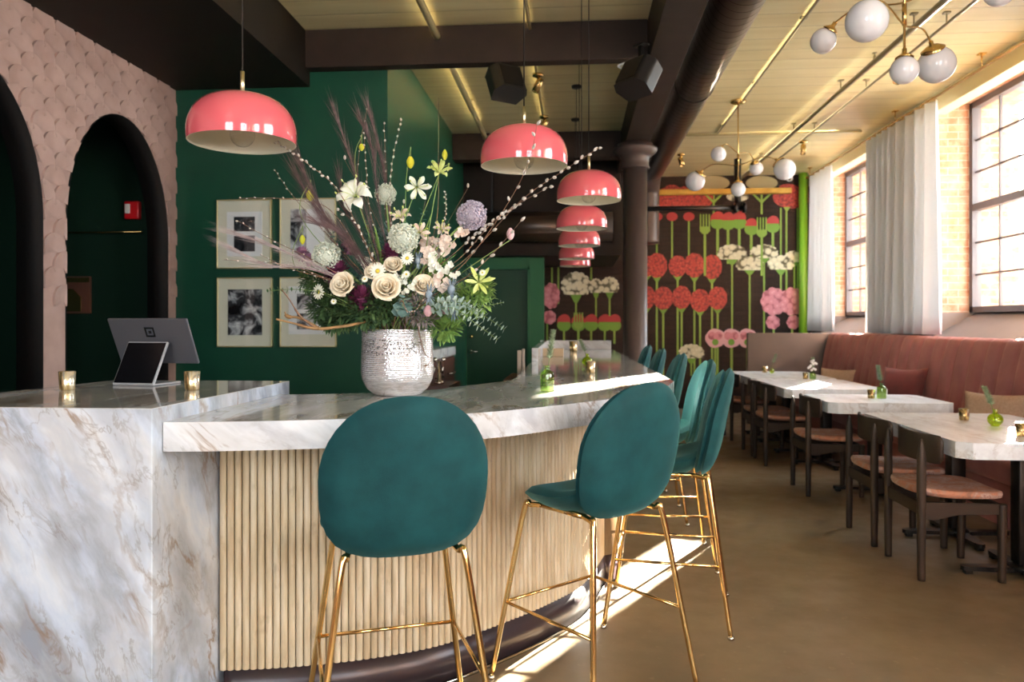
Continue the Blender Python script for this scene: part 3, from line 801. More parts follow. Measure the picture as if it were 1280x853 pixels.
stools = [ # (lateral, depth, heading degrees in world (ccw from +Y), label)
 (-.365, 2.42, 21, 'green velvet bar stool nearest the viewer, its broad back turned to us before the vase'),
 (.32, 2.88, 44, 'green velvet bar stool turned half sideways, second along the curved bar'),
 (.765, 3.62, 81, 'green velvet bar stool in profile, standing beside the strip of sunlight'),
 (.905, 4.47, 88, 'green velvet bar stool in profile, fourth along the bar'),
 (.965, 5.45, 88, 'green velvet bar stool, fifth along the bar, behind two larger ones'),
 (1.03, 6.5, 88, 'green velvet bar stool, sixth along the bar, second nearest the round column'),
 (1.095, 7.5, 88, 'green velvet bar stool farthest along the bar, half hidden by the round column'),
]
for i, (lat, d, hd, lab) in enumerate(stools):
    s = st if i == 0 else copy_tree(st)
    s.location = cf(lat, d); s.rotation_euler.z = R(hd)
    tag(s, lab, 'bar stool', 'green velvet bar stools along the bar')

# ================================================================ DINING TABLES
ZT = .76; TT = .085
def table(x0, x1, y0, y1, ch, peds, label):
    cx, cy = (x0+x1)/2, (y0+y1)/2
    t = thing('dining_table', (cx,cy,0), label=label, cat='table', group='marble dining tables along the banquette')
    hx, hy = (x1-x0)/2, (y1-y0)/2
    pts = [(-hx+ch,-hy),(hx-ch,-hy),(hx,-hy+ch),(hx,hy-ch),(hx-ch,hy),(-hx+ch,hy),(-hx,hy-ch),(-hx,-hy+ch)]
    bevel(MB().prism(pts, ZT-TT, ZT).build('tabletop', M['marble_table'], t), .003, 2, 30)
    for py in peds:
        y = py-cy; p = MB(); p.rbox(-.045,y-.045,.06,.045,y+.045,ZT-TT-.012,.008,2); p.box(-.15,y-.15,ZT-TT-.012,.15,y+.15,ZT-TT-.0005)
        pd = p.build('pedestal', M['black_metal'], t)
        b = MB(); b.M = Matrix.Translation((0,y,0)); b.lathe([(0,.03),(.08,.03),(.08,.05),(.05,.07),(0,.07)],20)
        for k in range(4):
            b.M = Matrix.Translation((0,y,0)) @ Matrix.Rotation(k*PI/2,4,'Z')
            b.prism([(.02,-.045),(.29,-.03),(.32,-.02),(.33,0),(.32,.02),(.29,.03),(.02,.045)],.022,.045)
            b.lathe([(0,0),(.022,0),(.022,.022),(0,.022)],12) if False else b.add([(.27,-.02,0),(.31,-.02,0),(.31,.02,0),(.27,.02,0),(.27,-.02,.022),(.31,-.02,.022),(.31,.02,.022),(.27,.02,.022)],[(0,3,2,1),(4,5,6,7),(0,1,5,4),(1,2,6,5),(2,3,7,6),(3,0,4,7)],False)
        bevel(b.build('cross_base', M['black_metal'], pd),.004)
table(1.97,2.91, 4.06,5.42,.06,(4.36,5.10),'nearest marble dining table holding a round lime glass vase and two votives')
table(1.97,2.91, 6.05,6.80,.06,(6.42,),'short square marble dining table with one chair and a green bottle, second from the viewer')
table(1.97,2.91, 7.29,8.60,.06,(7.62,8.28),'marble dining table with white flowers standing in bright sunlight')
table(1.97,2.91, 8.68,9.98,.06,(9.0,9.65),'farthest marble dining table in front of the taupe partition')

# ================================================================ DINING CHAIRS (facing +X)
def chair_proto():
    c = thing('dining_chair', (0,0,0))
    hx, hy = .205, .215
    def leg(x, y, top, taper):
        m = MB(); r = .0215
        rings = [(0,r*.82),(.02,r*.85),(.40,r)] + ([(.52,r),(top-.09,r*.95),(top-.02,r*.45),(top,r*.25)] if taper else [(top,r)])
        vs = []; n = 12
        for z, q in rings:
            for j in range(n):
                a = 2*PI*j/n; e = 3.2; k = (abs(math.cos(a))**e+abs(math.sin(a))**e)**(-1/e)
                vs.append((x+math.cos(a)*k*q, y+math.sin(a)*k*q, z))
        fs = [(i*n+j,i*n+(j+1)%n,(i+1)*n+(j+1)%n,(i+1)*n+j) for i in range(len(rings)-1) for j in range(n)]
        fs += [tuple(reversed(range(n))), tuple(range((len(rings)-1)*n,len(rings)*n))]
        m.add(vs, fs, True); return m
    leg(-hx,-hy,.755,1).build('leg', M['dark_wood'], c); leg(-hx,hy,.755,1).build('leg', M['dark_wood'], c)
    leg(hx,-hy,.415,0).build('leg', M['dark_wood'], c); leg(hx,hy,.415,0).build('leg', M['dark_wood'], c)
    m = MB()
    for s_ in (-1,1): # deep curved side rails
        pr = [(-hx,.42),(-hx,.33),(-hx+.06,.325),(-.02,.355),(hx-.06,.36),(hx,.36),(hx,.415)]
        y0, y1 = s_*hy-.011, s_*hy+.011
        vs = [(x,y0,z) for x,z in pr]+[(x,y1,z) for x,z in pr]; n = len(pr)
        m.add(vs, [tuple(range(n)), tuple(reversed(range(n,2*n)))]+[(i,n+i,n+(i+1)%n,(i+1)%n) for i in range(n)], False)
    m.box(hx-.011,-hy,.36,hx+.011,hy,.41); m.box(-hx-.011,-hy,.35,-hx+.011,hy,.415)
    m.build('seat_frame', M['dark_wood'], c)
    # cushion, curving down at the rear edge
    def sf(a, b, side):
        ang = a*2*PI; e = 4.0; q = (abs(math.cos(ang))**e+abs(math.sin(ang))**e)**(-1/e)
        t = math.cos(b*PI/2)**.35 if b < 1 else 0; b = math.sin(b*PI/2)**.8
        x = math.cos(ang)*q*b*.238; y = math.sin(ang)*q*b*.245
        zc = .443 + .018*(y/.245)**2 + .025*(x/.235)**2*(1 if x < 0 else .2)
        return (x+.012, y, zc+.030*t if side else zc-.024*t)
    m = MB()
    for side in (0,1):
        g = MB().grid(lambda a,b,side=side: sf(a,b,side), 40, 8, True); m.add(g.v, g.f if side else [tuple(reversed(f)) for f in g.f], True)
    m.build('seat_cushion', M['seat_fabric'], c)
    # curved back plate in front of the rear posts
    def bp(a, b):
        y = -.262+.524*a; ed = min(a,1-a)*.524
        rr = .03; cut = rr-math.sqrt(max(0,rr*rr-(rr-min(ed,rr))**2))
        z0, z1 = .625+cut, .778-cut
        x = -.185+ .95*y*y
        return x, y, z0+(z1-z0)*b
    N = 28; vs = []
    for k in (0,1):
        for j in range(4):
            for i in range(N+1):
                x,y,z = bp(i/N, j/3); vs.append((x-.008+(.018 if k else 0), y, z))
    W = N+1; fs = []
    for j in range(3):
        for i in range(N):
            a = j*W+i; fs.append((a+W,a+W+1,a+1,a)); b = 4*W+a; fs.append((b,b+1,b+W+1,b+W))
    for i in range(N): fs.append((i,i+1,4*W+i+1,4*W+i)); a = 3*W+i; fs.append((a+1,a,4*W+a,4*W+a+1))
    for j in range(3): a = j*W; fs.append((a,4*W+a,5*W+a,a+W)); a = j*W+N; fs.append((a+W,5*W+a,4*W+a,a))
    m = MB().add(vs, fs, True); o = m.build('backrest', M['dark_wood'], c); bevel(o,.004,2,50)
    return c
cp = chair_proto()
chairs = [(2.05,4.435,0,'dark wooden dining chair with a patterned rust seat nearest the viewer'),
 (2.045,5.06,0,'dark wooden dining chair second nearest the viewer, at the far half of the nearest table'),
 (2.055,6.42,0,'dark wooden dining chair standing alone at the short square table'),
 (2.04,7.71,0,'dark wooden dining chair at the near half of the sunlit table with white flowers'),
 (2.04,8.25,0,'dark wooden dining chair at the far half of the sunlit table with white flowers'),
 (2.04,9.3,0,'farthest dark wooden dining chair, partly behind the velvet bar stools'),]
for i,(x,y,rz,lab) in enumerate(chairs):
    c = cp if i == 0 else copy_tree(cp)
    c.location = (x,y,0); c.rotation_euler.z = rz; tag(c, lab, 'chair', 'dining chairs along the aisle')

# ================================================================ BANQUETTE
bq = thing('banquette', (0,0,0), label='long dusty pink channel-tufted velvet banquette along the window wall', cat='banquette')
y0b, y1b = 1.2, 10.6; n_ch = int((y1b-y0b)/.235)
def chan(y):
    f = ((y-y0b)/(y1b-y0b)*n_ch) % 1.0
    return 1-abs(2*f-1)**4
prof = [(3.30,.44),(3.315,.60),(3.345,.8),(3.38,1.0),(3.415,1.15),(3.44,1.215),(3.48,1.243),(3.53,1.243),(3.56,1.22)]
m = MB()
m.grid(lambda a,b: ((lambda pf: (pf[0]-.022*chan(y0b+(y1b-y0b)*a)*(1-max(0,b-.75)*4*.6), y0b+(y1b-y0b)*a, pf[1]+ (.006*chan(y0b+(y1b-y0b)*a) if b > .6 else 0)))(prof[min(8,round(b*8))])), n_ch*10, 8)
m.f = [tuple(reversed(f)) for f in m.f]
m.build('tufted_back', M['banquette'], bq)
m = MB(); m.box(3.50,y0b,0,3.70,y1b,1.215); m.build('back_frame', M['banquette'], bq)
m = MB(); m.rbox(2.82,y0b,.30,3.33,y1b,.47,.05,4); m.build('seat', M['banquette'], bq)
MB().box(2.88,y0b,0,3.5,y1b,.30).build('base', M['banquette'], bq)
pn = MB().rbox(2.36,10.62,0,3.735,10.70,1.245,.01,2).build('partition', M['taupe'], label='taupe half-height partition panel at the far end of the banquette', cat='partition')
def pillow(loc, rz, w, h, t, mt, label, tilt=R(14)):
    m = MB()
    m.M = Matrix.Rotation(rz,4,'Z') @ Matrix.Rotation(tilt,4,'X') @ Matrix.Translation((0,0,h/2))
    for side in (0,1):
        def fn(a,b,side=side):
            x, z = 2*a-1, 2*b-1
            pin = 1-.10*(1-x*x)*abs(z)**3; pin2 = 1-.10*(1-z*z)*abs(x)**3
            th = t*((1-x**4)*(1-z**4))**.55
            return (x*w/2*pin2, (-th if side == 0 else th), z*h/2*pin)
        g = MB().grid(fn, 16, 16); m.add(g.v, g.f if side == 0 else [tuple(reversed(f)) for f in g.f], True)
    o = m.build('cushion_cover', mt); 
    root = thing('throw_cushion', loc, 0, label, 'cushion', None); o.parent = root
    return root
pillow((3.07,5.92,.475), R(-48), .44,.40,.07, M['pillow_beige'], 'woven beige cushion behind the nearest table', R(-20))
pillow((3.07,7.5,.475), R(-48), .42,.50,.08, M['pillow_red'], 'dark burgundy velvet cushion behind the short square table', R(-18))
pillow((3.07,9.35,.475), R(-48), .45,.38,.07, M['pillow_beige'], 'beige cushion at the far end of the pink banquette', R(-20))

# ================================================================ PENDANT LAMPS
def pendant_proto():
    p = thing('pendant_lamp', (0,0,0))   # origin: rim centre
    Rr = .18; hh = .165
    N = 14; prof = []
    for i in range(N+1):
        a = PI/2*i/N
        prof.append((Rr*math.cos(a)**.72 if i < N else .0, .028+ (hh-.028)*math.sin(a)**.92))
    outp = [(Rr*.985,0),(Rr*.997,.012)]+prof
    MB().lathe(outp, 48).build('shade', M['pink_gloss'], p)
    inn = [(max(0,r-.004), z-.003) for r,z in outp[1:]]
    m = MB().lathe([(Rr*.985,0),(Rr*.985-.004,.0)]+inn, 48); m.f = [tuple(reversed(f)) for f in m.f]
    m.build('inner_shade', M['lamp_white'], p)
    MB().lathe([(0,.165),(.0075,.165),(.0075,.245),(0,.245)],14).build('stem', M['brass_pale'], p)
    MB().lathe([(0,.20),(.0022,.20),(.0022,ZC-1.5),(0,ZC-1.5)],8)
    s = MB().lathe([(0,.06),(.02,.06),(.02,.155),(0,.155)],16).build('socket', M['lamp_white'], p)
    MB().ball((0,0,.028),.042,20,12,(1,1,1)).build('bulb', M['bulb'], p)
    return p
pp = pendant_proto()
lamps = [(303,179,.00770*.985,'glossy pink dome pendant lamp nearest the viewer, over the marble host stand'),
 (655,208,.00912,'glossy pink dome pendant lamp above the flowers, second from the viewer'),
 (736,251,.01233,'glossy pink dome pendant lamp, third in the row, the topmost of the overlapping stack'),
 (727,286,.01558,'glossy pink dome pendant lamp, fourth in the row, second from the top of the stack'),
 (724,307.5,.01887,'glossy pink dome pendant lamp, fifth in the row, in the middle of the stack'),
 (720.5,324,.0222,'glossy pink dome pendant lamp, sixth in the row, one before the farthest'),
 (719,333,.02577,'farthest and lowest looking glossy pink dome pendant lamp of the row')]
for i,(u,v,iw,lab) in enumerate(lamps):
    d = 950*.36*iw
    p = pp if i == 0 else copy_tree(pp)
    p.location = at_d(u,v,d); tag(p, lab, 'pendant lamp', 'pink pendant lamps over the bar')
    zt = ZC-p.location.z
    MB().tube([(0,0,.24),(0,0,zt-.027)],.0028,8).build('cord', M['cord'], p)
    MB().lathe([(0,zt-.025),(.045,zt-.025),(.05,zt-.001),(0,zt-.001)],20).build('ceiling_rose', M['black'], p)

# ================================================================ CHANDELIERS
def chandelier(loc, rot, label):
    """origin on the rod axis at ceiling; E and D arm, B and C arm"""
    c = thing('globe_chandelier', loc, 0, label, 'chandelier', 'brass globe chandeliers')
    z0 = loc[2]
    zz = lambda z: z-z0
    m = MB(); m.tube([(0,0,-.002),(0,0,zz(2.87))],.007,12); m.tube([(0,0,zz(3.18)),(0,0,zz(3.06))],.013,12); m.build('rod', M['brass'], c)
    MB().lathe([(0,-.035),(.05,-.035),(.08,-.02),(.08,-.001),(0,-.001)],28).build('canopy', M['brass'], c)
    specs = [('E',0,.50,2.95,.109),('D',180,.50,2.95,.107),('B',-90,.47,3.10,.076),('C',90,.47,3.10,.076)]
    def globe(pos, r, capdir):
        q = capdir.to_track_quat('Z','Y').to_matrix().to_4x4()
        g = MB(); g.M = Matrix.Translation(pos); g.ball((0,0,0), r, 28, 18); go = g.build('globe', M['globe'], c)
        k = MB(); k.M = Matrix.Translation(pos) @ q
        zc = math.sqrt(max(0,r*r-(r*.5)**2))
        k.lathe([(r*.62,zc+.002),(r*.64,zc+.006),(r*.35,r+.012),(.013,r+.02),(.013,r+.045),(0,r+.045)],28); k.build('brass_cap', M['brass'], go)
        return pos + capdir*(r+.04)
    ends = {}
    for nme, ang, rad, z, r in specs:
        a = R(rot+ang); dirv = Vector((math.cos(a), math.sin(a), 0))
        pos = dirv*rad + Vector((0,0,zz(z)))
        up = Vector((0,0,1.0))
        ends[nme] = (globe(pos, r, (up-dirv*.8).normalized()), dirv)
    for p,q,zh in (('E','D',3.06),('B','C',3.19)):
        a,da = ends[p]; b,db = ends[q]
        hub = Vector((0,0,zz(zh)))
        def elbow(e, dv): return [e, e*.72+hub*.28+Vector((0,0,.045)), e*.4+hub*.6+Vector((0,0,.03))]
        path = crom(elbow(a,da)+[hub]+list(reversed(elbow(b,db))),8)
        MB().tube(path,.0055,10).build('arm', M['brass'], c)
    globe(Vector((0,0,zz(2.805))), .077, Vector((0,0,1)))
pn_ = cf(2.22,4.3); chandelier((pn_.x,pn_.y,ZC), 47, 'brass chandelier with white globes nearest the viewer, over the nearest tables')
pf_ = cf(2.41,8.1); chandelier((pf_.x,pf_.y,ZC), 324, 'farther brass chandelier with white globes, in front of the flower mural')
# ================================================================ SMALL THINGS ON THE SURFACES
def votive_proto():
    v = thing('votive_holder', (0,0,0))
    MB().lathe([(0,0),(.024,0),(.0265,.004),(.030,.070),(.0275,.070),(.0245,.010),(0,.010)],28).build('cup', M['mercury'], v)
    MB().lathe([(0,.012),(.0235,.012),(.0245,.032),(0,.032)],20).build('candle', M['lamp_white'], v)
    return v
vp = votive_proto(); vi = 0
def votive(p, lab, sc=1):
    global vi
    v = vp if vi == 0 else copy_tree(vp); vi += 1
    v.location = p; v.scale = (sc,sc,sc); tag(v, lab, 'candle holder', 'gold mercury glass votives')
def on(u,v,z): p = at_z(u,v,z); p.z = z+.0005; return p
votive(on(84,487.5,ZH), 'gold glass votive on the host stand, standing clear of the tablet on its pink-wall side')
votive(on(240,487.5,ZH), 'gold glass votive on the host stand next to the tablet, near the stand corner')
votive(on(738,466,ZB), 'gold glass votive on the bar in front of a round green vase', 1.0)
votive(on(717,439.5,ZB), 'votive on the far end of the bar by the marble upstand', 1.6)
votive(on(1205,525.5,ZT), 'gold glass votive on the nearest table before the beige cushion', 1.05)
votive(on(1277,545.5,ZT), 'gold glass votive on the nearest table, closest to the viewer of the pair', 1.05)
votive(on(1089,498,ZT), 'gold glass votive beside the green bottle on the short square table', 1.0)
votive(on(1007,474,ZT), 'votive beside the white flowers on the sunlit table', 1.0)
votive(on(956,466,ZT), 'votive on the farthest table in front of the partition', 1.1)
def sprig(base, h, lean, leafm, label, n=34, ll=.022, name='rosemary_sprig', width=1.0):
    s = thing(name, base, 0, label, 'sprig', None)
    top = Vector((lean[0],lean[1],h)); path = crom([(0,0,.01),tuple(Vector((lean[0]*.2,lean[1]*.2,h*.4))),tuple(top)],8)
    MB().tube(path,[.0018]*(len(path)-1)+[.0008],6).build('stem', M['stem'], s)
    m = MB()
    n = n*2; ll *= 1.25
    for i in range(n):
        t = .60+.40*i/n; k = t*(len(path)-1); a = path[int(k)]; b = path[min(int(k)+1,len(path)-1)]; p = a+(b-a)*(k-int(k))
        an = i*2.4; d = Vector((math.cos(an),math.sin(an),.9)).normalized()
        leaf(m, p, d, ll*(1.3-.6*t), ll*.36*width)
    m.build('leaves', leafm, s)
    return s
def leaf(m, p, d, L, W, up=None, curl=.15):
    d = d.normalized(); s = d.cross(Vector((0,0,1)));
    if s.length < .05: s = Vector((1,0,0))
    s.normalize(); n = s.cross(d)
    if up is not None:
        s = d.cross(up); s = s.normalized() if s.length > .05 else d.orthogonal().normalized(); n = s.cross(d)
    pts = [p, p+d*L*.35+s*W*.5-n*L*curl*.2, p+d*L*.35-s*W*.5-n*L*curl*.2, p+d*L*.75+s*W*.38-n*L*curl*.7, p+d*L*.75-s*W*.38-n*L*curl*.7, p+d*L-n*L*curl, p+d*L*.35+n*L*.03, p+d*L*.75-n*L*curl*.45]
    m.add(pts, [(0,1,6),(0,6,2),(1,3,7,6),(6,7,4,2),(3,5,7),(7,5,4)], True)
M['stem'] = mat('stem', '5d6b34', .6); M['rosemary'] = noisy('rosemary','6f8462','a3af92',60,.6); M['twig'] = noisy('twig','5a4030','75533f',30,.7)
def bottle(p, label, h=.115, r=.031, m='green_glass'):
    b = thing('bud_vase', p, 0, label, 'vase', None)
    prof = [(0,0),(r*.92,0),(r,.004),(r,h*.68),(r*.9,h*.76),(r*.38,h*.83),(r*.36,h*.95),(r*.48,h*.96),(r*.48,h),(r*.34,h),(r*.3,h*.84),(r*.82,h*.74),(r*.9,h*.66),(r*.9,.010),(0,.010)]
    MB().lathe(prof,28).build('glass_bottle', M[m], b); return b
def bulbvase(p, label, r=.037, m='lime_glass'):
    b = thing('bud_vase', p, 0, label, 'vase', None)
    prof = [(0,0),(r*.5,0)]+[(r*math.sin(a), r*.93-r*.93*math.cos(a)) for a in [PI*(.18+.72*i/12) for i in range(13)]]
    prof += [(r*.30,r*1.95),(r*.34,r*2.3),(r*.42,r*2.4),(r*.36,r*2.4),(r*.27,r*2.2)]
    prof += [(r*.9*math.sin(a), r*.93-r*.88*math.cos(a)) for a in [PI*(.9-.72*i/12) for i in range(13)]]+[(0,r*.12)]
    MB().lathe(prof,28).build('glass_bulb', M[m], b); return b
p = on(684,490,ZB); bottle(p,'clear green bottle vase holding a sprig on the near curve of the bar')
sprig(p+Vector((0,0,.013)),.255,(.028,-.0),M['rosemary'],'grey green sprig standing in the green bottle on the near curve of the bar',46,.022)
p = on(734,458,ZB); bulbvase(p,'round green vase on the bar behind a gold votive')
sprig(p+Vector((0,0,.013)),.17,(-.05,0),M['rosemary'],'short leaning sprig in the round green vase on the bar',30,.026)
p = on(1244,533,ZT); bulbvase(p,'round lime glass vase on the nearest table',.042)
sprig(p+Vector((0,0,.013)),.215,(-.055,.02),M['rosemary'],'rosemary sprig leaning out of the round lime vase on the nearest table',44,.028)
p = on(1102,498.5,ZT); bottle(p,'green bottle vase on the short square table',.125,.036)
sprig(p+Vector((0,0,.013)),.25,(-.03,0),M['rosemary'],'sprig in the green bottle on the short square table',44,.03)
p = on(1016,474.5,ZT); bottle(p,'small green bottle holding white flowers on the sunlit table',.10,.034)
s = sprig(p+Vector((0,0,.013)),.22,(0,0),M['rosemary'],'white flowering sprig in the bottle on the sunlit table',26,.03)
m = MB()
for k in range(16):
    m.ball((random.uniform(-.05,.05)*(1.2-k/16),random.uniform(-.04,.04),.09+k*.007),.014,8,6)
m.build('blossom', M['inner_board'], s)
p = on(965,467,ZT); bulbvase(p,'small round vase on the farthest table',.03)
sprig(p+Vector((0,0,.013)),.22,(.05,0),M['rosemary'],'thin sprig in the small round vase on the farthest table',26,.03)
# tan wooden box at end of bar, menus behind the bar
p = on(688,446,ZB); bevel(MB().box(-.07,-.05,0,.12,.05,.075).build('wooden_box', mat('tan_box','b8a080',.6), loc=p, label='small tan box on the far end of the bar', cat='box'),.004)

# tablet register
tb = thing('tablet_register', on(180,481,ZH), R(-7), label='grey touchscreen register on the marble host stand, its back to the viewer', cat='register')
def slab(w, a, b, t, o=0):
    """plate of width w whose lower edge runs through a=(y,z), upper edge through b; t thick behind, o lift off the face"""
    ay,az = a; by,bz = b; L = math.hypot(by-ay,bz-az); ny,nz = (bz-az)/L, -(by-ay)/L
    ay -= ny*o; az -= nz*o; by -= ny*o; bz -= nz*o
    return [(-w/2,ay,az),(w/2,ay,az),(w/2,by,bz),(-w/2,by,bz),(-w/2,ay+ny*t,az+nz*t),(w/2,ay+ny*t,az+nz*t),(w/2,by+ny*t,bz+nz*t),(-w/2,by+ny*t,bz+nz*t)]
BF = [(0,3,2,1),(4,5,6,7),(0,1,5,4),(1,2,6,5),(2,3,7,6),(3,0,4,7)]
def slabobj(name, m_, rect, parent, bv=.006):
    o = MB().add(rect, [tuple(reversed(f)) for f in BF], False).build(name, m_, parent); bevel(o,bv,3); return o
slabobj('stand_plate', M['tab_white'], slab(.19,(-.07,.004),(.025,.178),.012), tb,.005)
slabobj('customer_screen', M['screen'], slab(.178,(-.0665,.0105),(.0215,.1715),.003,.003), tb,.0015)
bevel(MB().box(-.095,-.066,0,.095,.11,.008).build('base', M['tab_white'], tb),.003)
A, B = (.098,.082),(.012,.272)
disp = slabobj('display', M['tab_grey'], slab(.375,A,B,.012), tb,.005)
lg = MB(); L = math.hypot(B[0]-A[0],B[1]-A[1]); ey, ez = (B[0]-A[0])/L,(B[1]-A[1])/L; ny, nz = ez,-ey
def lr(x0,t0,x1,t1):
    pts = [(x0,t0),(x1,t0),(x1,t1),(x0,t1)]; vs = []
    for o_ in (.0015,-.001):
        vs += [(x, A[0]+ey*t-ny*o_, A[1]+ez*t-nz*o_) for x,t in pts]
    lg.add(vs, BF, False)
c_, t_ = .0, .148
for q in ((-.022,-.022,.022,-.015),(-.022,.015,.022,.022),(-.022,-.015,-.015,.015),(.015,-.015,.022,.015),(-.006,-.006,.006,.006)): lr(c_+q[0],t_+q[1],c_+q[2],t_+q[3])
lg.build('square_emblem', M['screen'], disp)
# ================================================================ FRAMES ON THE GREEN WALL
def photo_mat(name, seed, dark=.5):
    m = mat(name,'888888',.25); t = NT(m); v = t.coords((1,1,1),loc=(seed*3.1,seed*1.7,seed))
    n = t.noise(v, 7.5, 5, .6, .8)
    t.l(t.ramp(n, [(.36,srgb('0e0e10')),(dark,srgb('3a3a3d')),(dark+.08,srgb('9a9a9c')),(dark+.2,srgb('e0e0e0'))]), P(m).inputs['Base Color']); return m
def frame(u0,v0,u1,v1,prints,label,inner=None):
    a = at_y(u0,v1,GY); b = at_y(u1,v0,GY); W, Hh = b.x-a.x, b.z-a.z
    f = thing('picture_frame', ((a.x+b.x)/2, GY-.001, (a.z+b.z)/2), label=label, cat='framed picture', group='framed photographs on the green wall')
    m = MB(); w = .010; y0, y1 = -.03, 0
    m.box(-W/2,y0,-Hh/2,W/2,y1,-Hh/2+w); m.box(-W/2,y0,Hh/2-w,W/2,y1,Hh/2); m.box(-W/2,y0,-Hh/2,-W/2+w,y1,Hh/2); m.box(W/2-w,y0,-Hh/2,W/2,y1,Hh/2)
    bevel(m.build('frame', M['gold_frame'], f),.002)
    MB().box(-W/2+w,-.018,-Hh/2+w,W/2-w,-.004,Hh/2-w).build('mat_board', M['mat_board'], f)
    def rc(r, y): # r in pixels of the photograph frame -> local rect
        p = at_y(r[0],r[3],GY)-f.location; q = at_y(r[2],r[1],GY)-f.location
        return (p.x,y,p.z,q.x,y+.004,q.z)
    if inner: MB().box(*rc(inner,-.021)).build('inner_mat', M['inner_board'], f)
    for i,(r,mt) in enumerate(prints): MB().box(*rc(r,-.024)).build('photograph', mt, f)
    MB().box(-W/2+w,-.028,-Hh/2+w,W/2-w,-.0265,Hh/2-w).build('glass', M['pane'], f)
frame(272.5,249.5,340.5,336.5,[((294,271.5,320,290),photo_mat('photo_a',1,.6)),((294,295,320,315),photo_mat('photo_b',2,.6))],'framed pair of small dark photographs, upper frame nearest the pink arched wall',(285,265,329,321))
frame(273,347,341.5,434,[((286.5,362,329,419),photo_mat('photo_c',3,.5))],'framed black and white photograph, lower frame nearest the pink arched wall')
frame(351,248,421,336.5,[((364.5,262,384,315),photo_mat('photo_d',4,.45)),((384.3,262,407,321),M['inner_board'])],'framed photograph partly behind the flower stems, the upper one of the pair')
frame(351,346.5,421.5,434,[((372.5,367.5,399,387),photo_mat('photo_e',5,.45)),((372.5,392,399,412),photo_mat('photo_f',6,.45))],'framed pair of landscape photographs behind the curly branch',(362,358,407,418))
# ================================================================ ALCOVE THINGS SEEN THROUGH THE ARCHES
def wpt(u,v): return at_y(u,v,GY)
GA = 6.084
a = wpt(157,276); b = wpt(182,252)
fs = thing('fire_alarm', ((a.x+b.x)/2, GA, (a.z+b.z)/2), label='small red fire alarm strobe on the dark wall inside the arch', cat='fire alarm')
m = MB().rbox(-.065,-.05,-.075,.065,0,.075,.012,3); m.build('housing', M['red_plastic'], fs)
MB().rbox(-.05,-.062,-.03,-.005,-.05,.05,.004,2).build('strobe_lens', M['white_rubber'], fs)
a = wpt(84,292); b = wpt(183,292)
rl = thing('brass_rail', ((a.x+b.x)/2,GA-.05,a.z), label='thin brass rail on the dark wall inside the arch', cat='rail'); hw = (b.x-a.x)/2
MB().tube([(-hw,0,0),(hw,0,0)],.007).build('rail', M['brass'], rl)
m = MB(); m.tube([(-hw+.1,0,0),(-hw+.1,.05,0)],.006); m.tube([(hw-.1,0,0),(hw-.1,.05,0)],.006); m.build('bracket', M['brass'], rl)
a = wpt(82,392); b = wpt(116,346)
gf = thing('picture_frame', ((a.x+b.x)/2,GA-.001,(a.z+b.z)/2), label='dark picture with a gold top edge and gold emblem deep inside the arch', cat='framed picture')
hx, hz = (b.x-a.x)/2,(b.z-a.z)/2
MB().box(-hx,-.03,-hz,hx,0,hz).build('dark_panel', M['cabinet'], gf); MB().box(-hx,-.037,hz-.05,hx,-.0302,hz-.01).build('gold_edge', M['brass'], gf)
m = MB(); m.prism([(-.1,-.12),(.07,-.12),(.07,0),(.0,.07),(-.06,.07),(-.1,0)],-.0,.006); 
for i,v_ in enumerate(m.v): m.v[i] = (v_[0]-.02, -.031-v_[2], v_[1]-.02)
m.build('gold_shape', M['brass'], gf)
# ================================================================ BACK COUNTER BEHIND THE BAR
bc = thing('back_counter', (0,0,0), label='dark brown back bar cabinet with a marble top against the green wall', cat='cabinet')
bx0, bx1, by0, by1 = GX+.002, -1.19, 6.25, 7.55
MB().box(bx0,by0,0,bx1-.02,by1,1.06).build('body', M['cabinet'], bc)
bevel(MB().box(bx0,by0-.02,1.06,bx1,by1+.02,1.145).build('marble_top', M['marble_edge'], bc),.003)
m = MB()
for k in range(2):
    d_ = MB().box(bx1-.02,by0+.02+k*.65,.60,bx1-.002,by0+.62+k*.65,1.04).build('drawer', M['cabinet'], bc)
    MB().tube([(bx1-.003,by0+.2+k*.65,.9),(bx1+.03,by0+.2+k*.65,.9),(bx1+.03,by0+.45+k*.65,.9),(bx1-.003,by0+.45+k*.65,.9)],.007).build('drawer_handle', M['chrome'], d_)
    MB().box(bx1-.02,by0+.02+k*.65,.08,bx1-.002,by0+.62+k*.65,.58).build('cabinet_door', M['cabinet'], bc)
tp = thing('beer_tap', (bx1+.10,6.72,0), label='polished steel tap fitting behind the bar next to the silver vase', cat='tap')
tp.location = at_d(549,480,6.3); tz = tp.location.z
# stands on a low shelf behind the bar
shx = MB().box(tp.location.x-.06,6.0,.0005,tp.location.x+.12,6.6,tz-.001).build('low_cabinet', M['cabinet'], label='low dark brown unit behind the bar under the steel tap', cat='cabinet')
m = MB(); m.lathe([(0,0),(.04,0),(.04,.02),(.018,.03),(.018,.19),(0,.19)],18); m.build('tower', M['chrome'], tp)
m = MB()
for s_ in (-.035,.035): m.tube([(s_,0,.13),(s_,-.04,.14),(s_,-.05,.09)],.009); m.ball((s_,-.01,.20),.02)
m.build('spout', M['chrome'], tp)
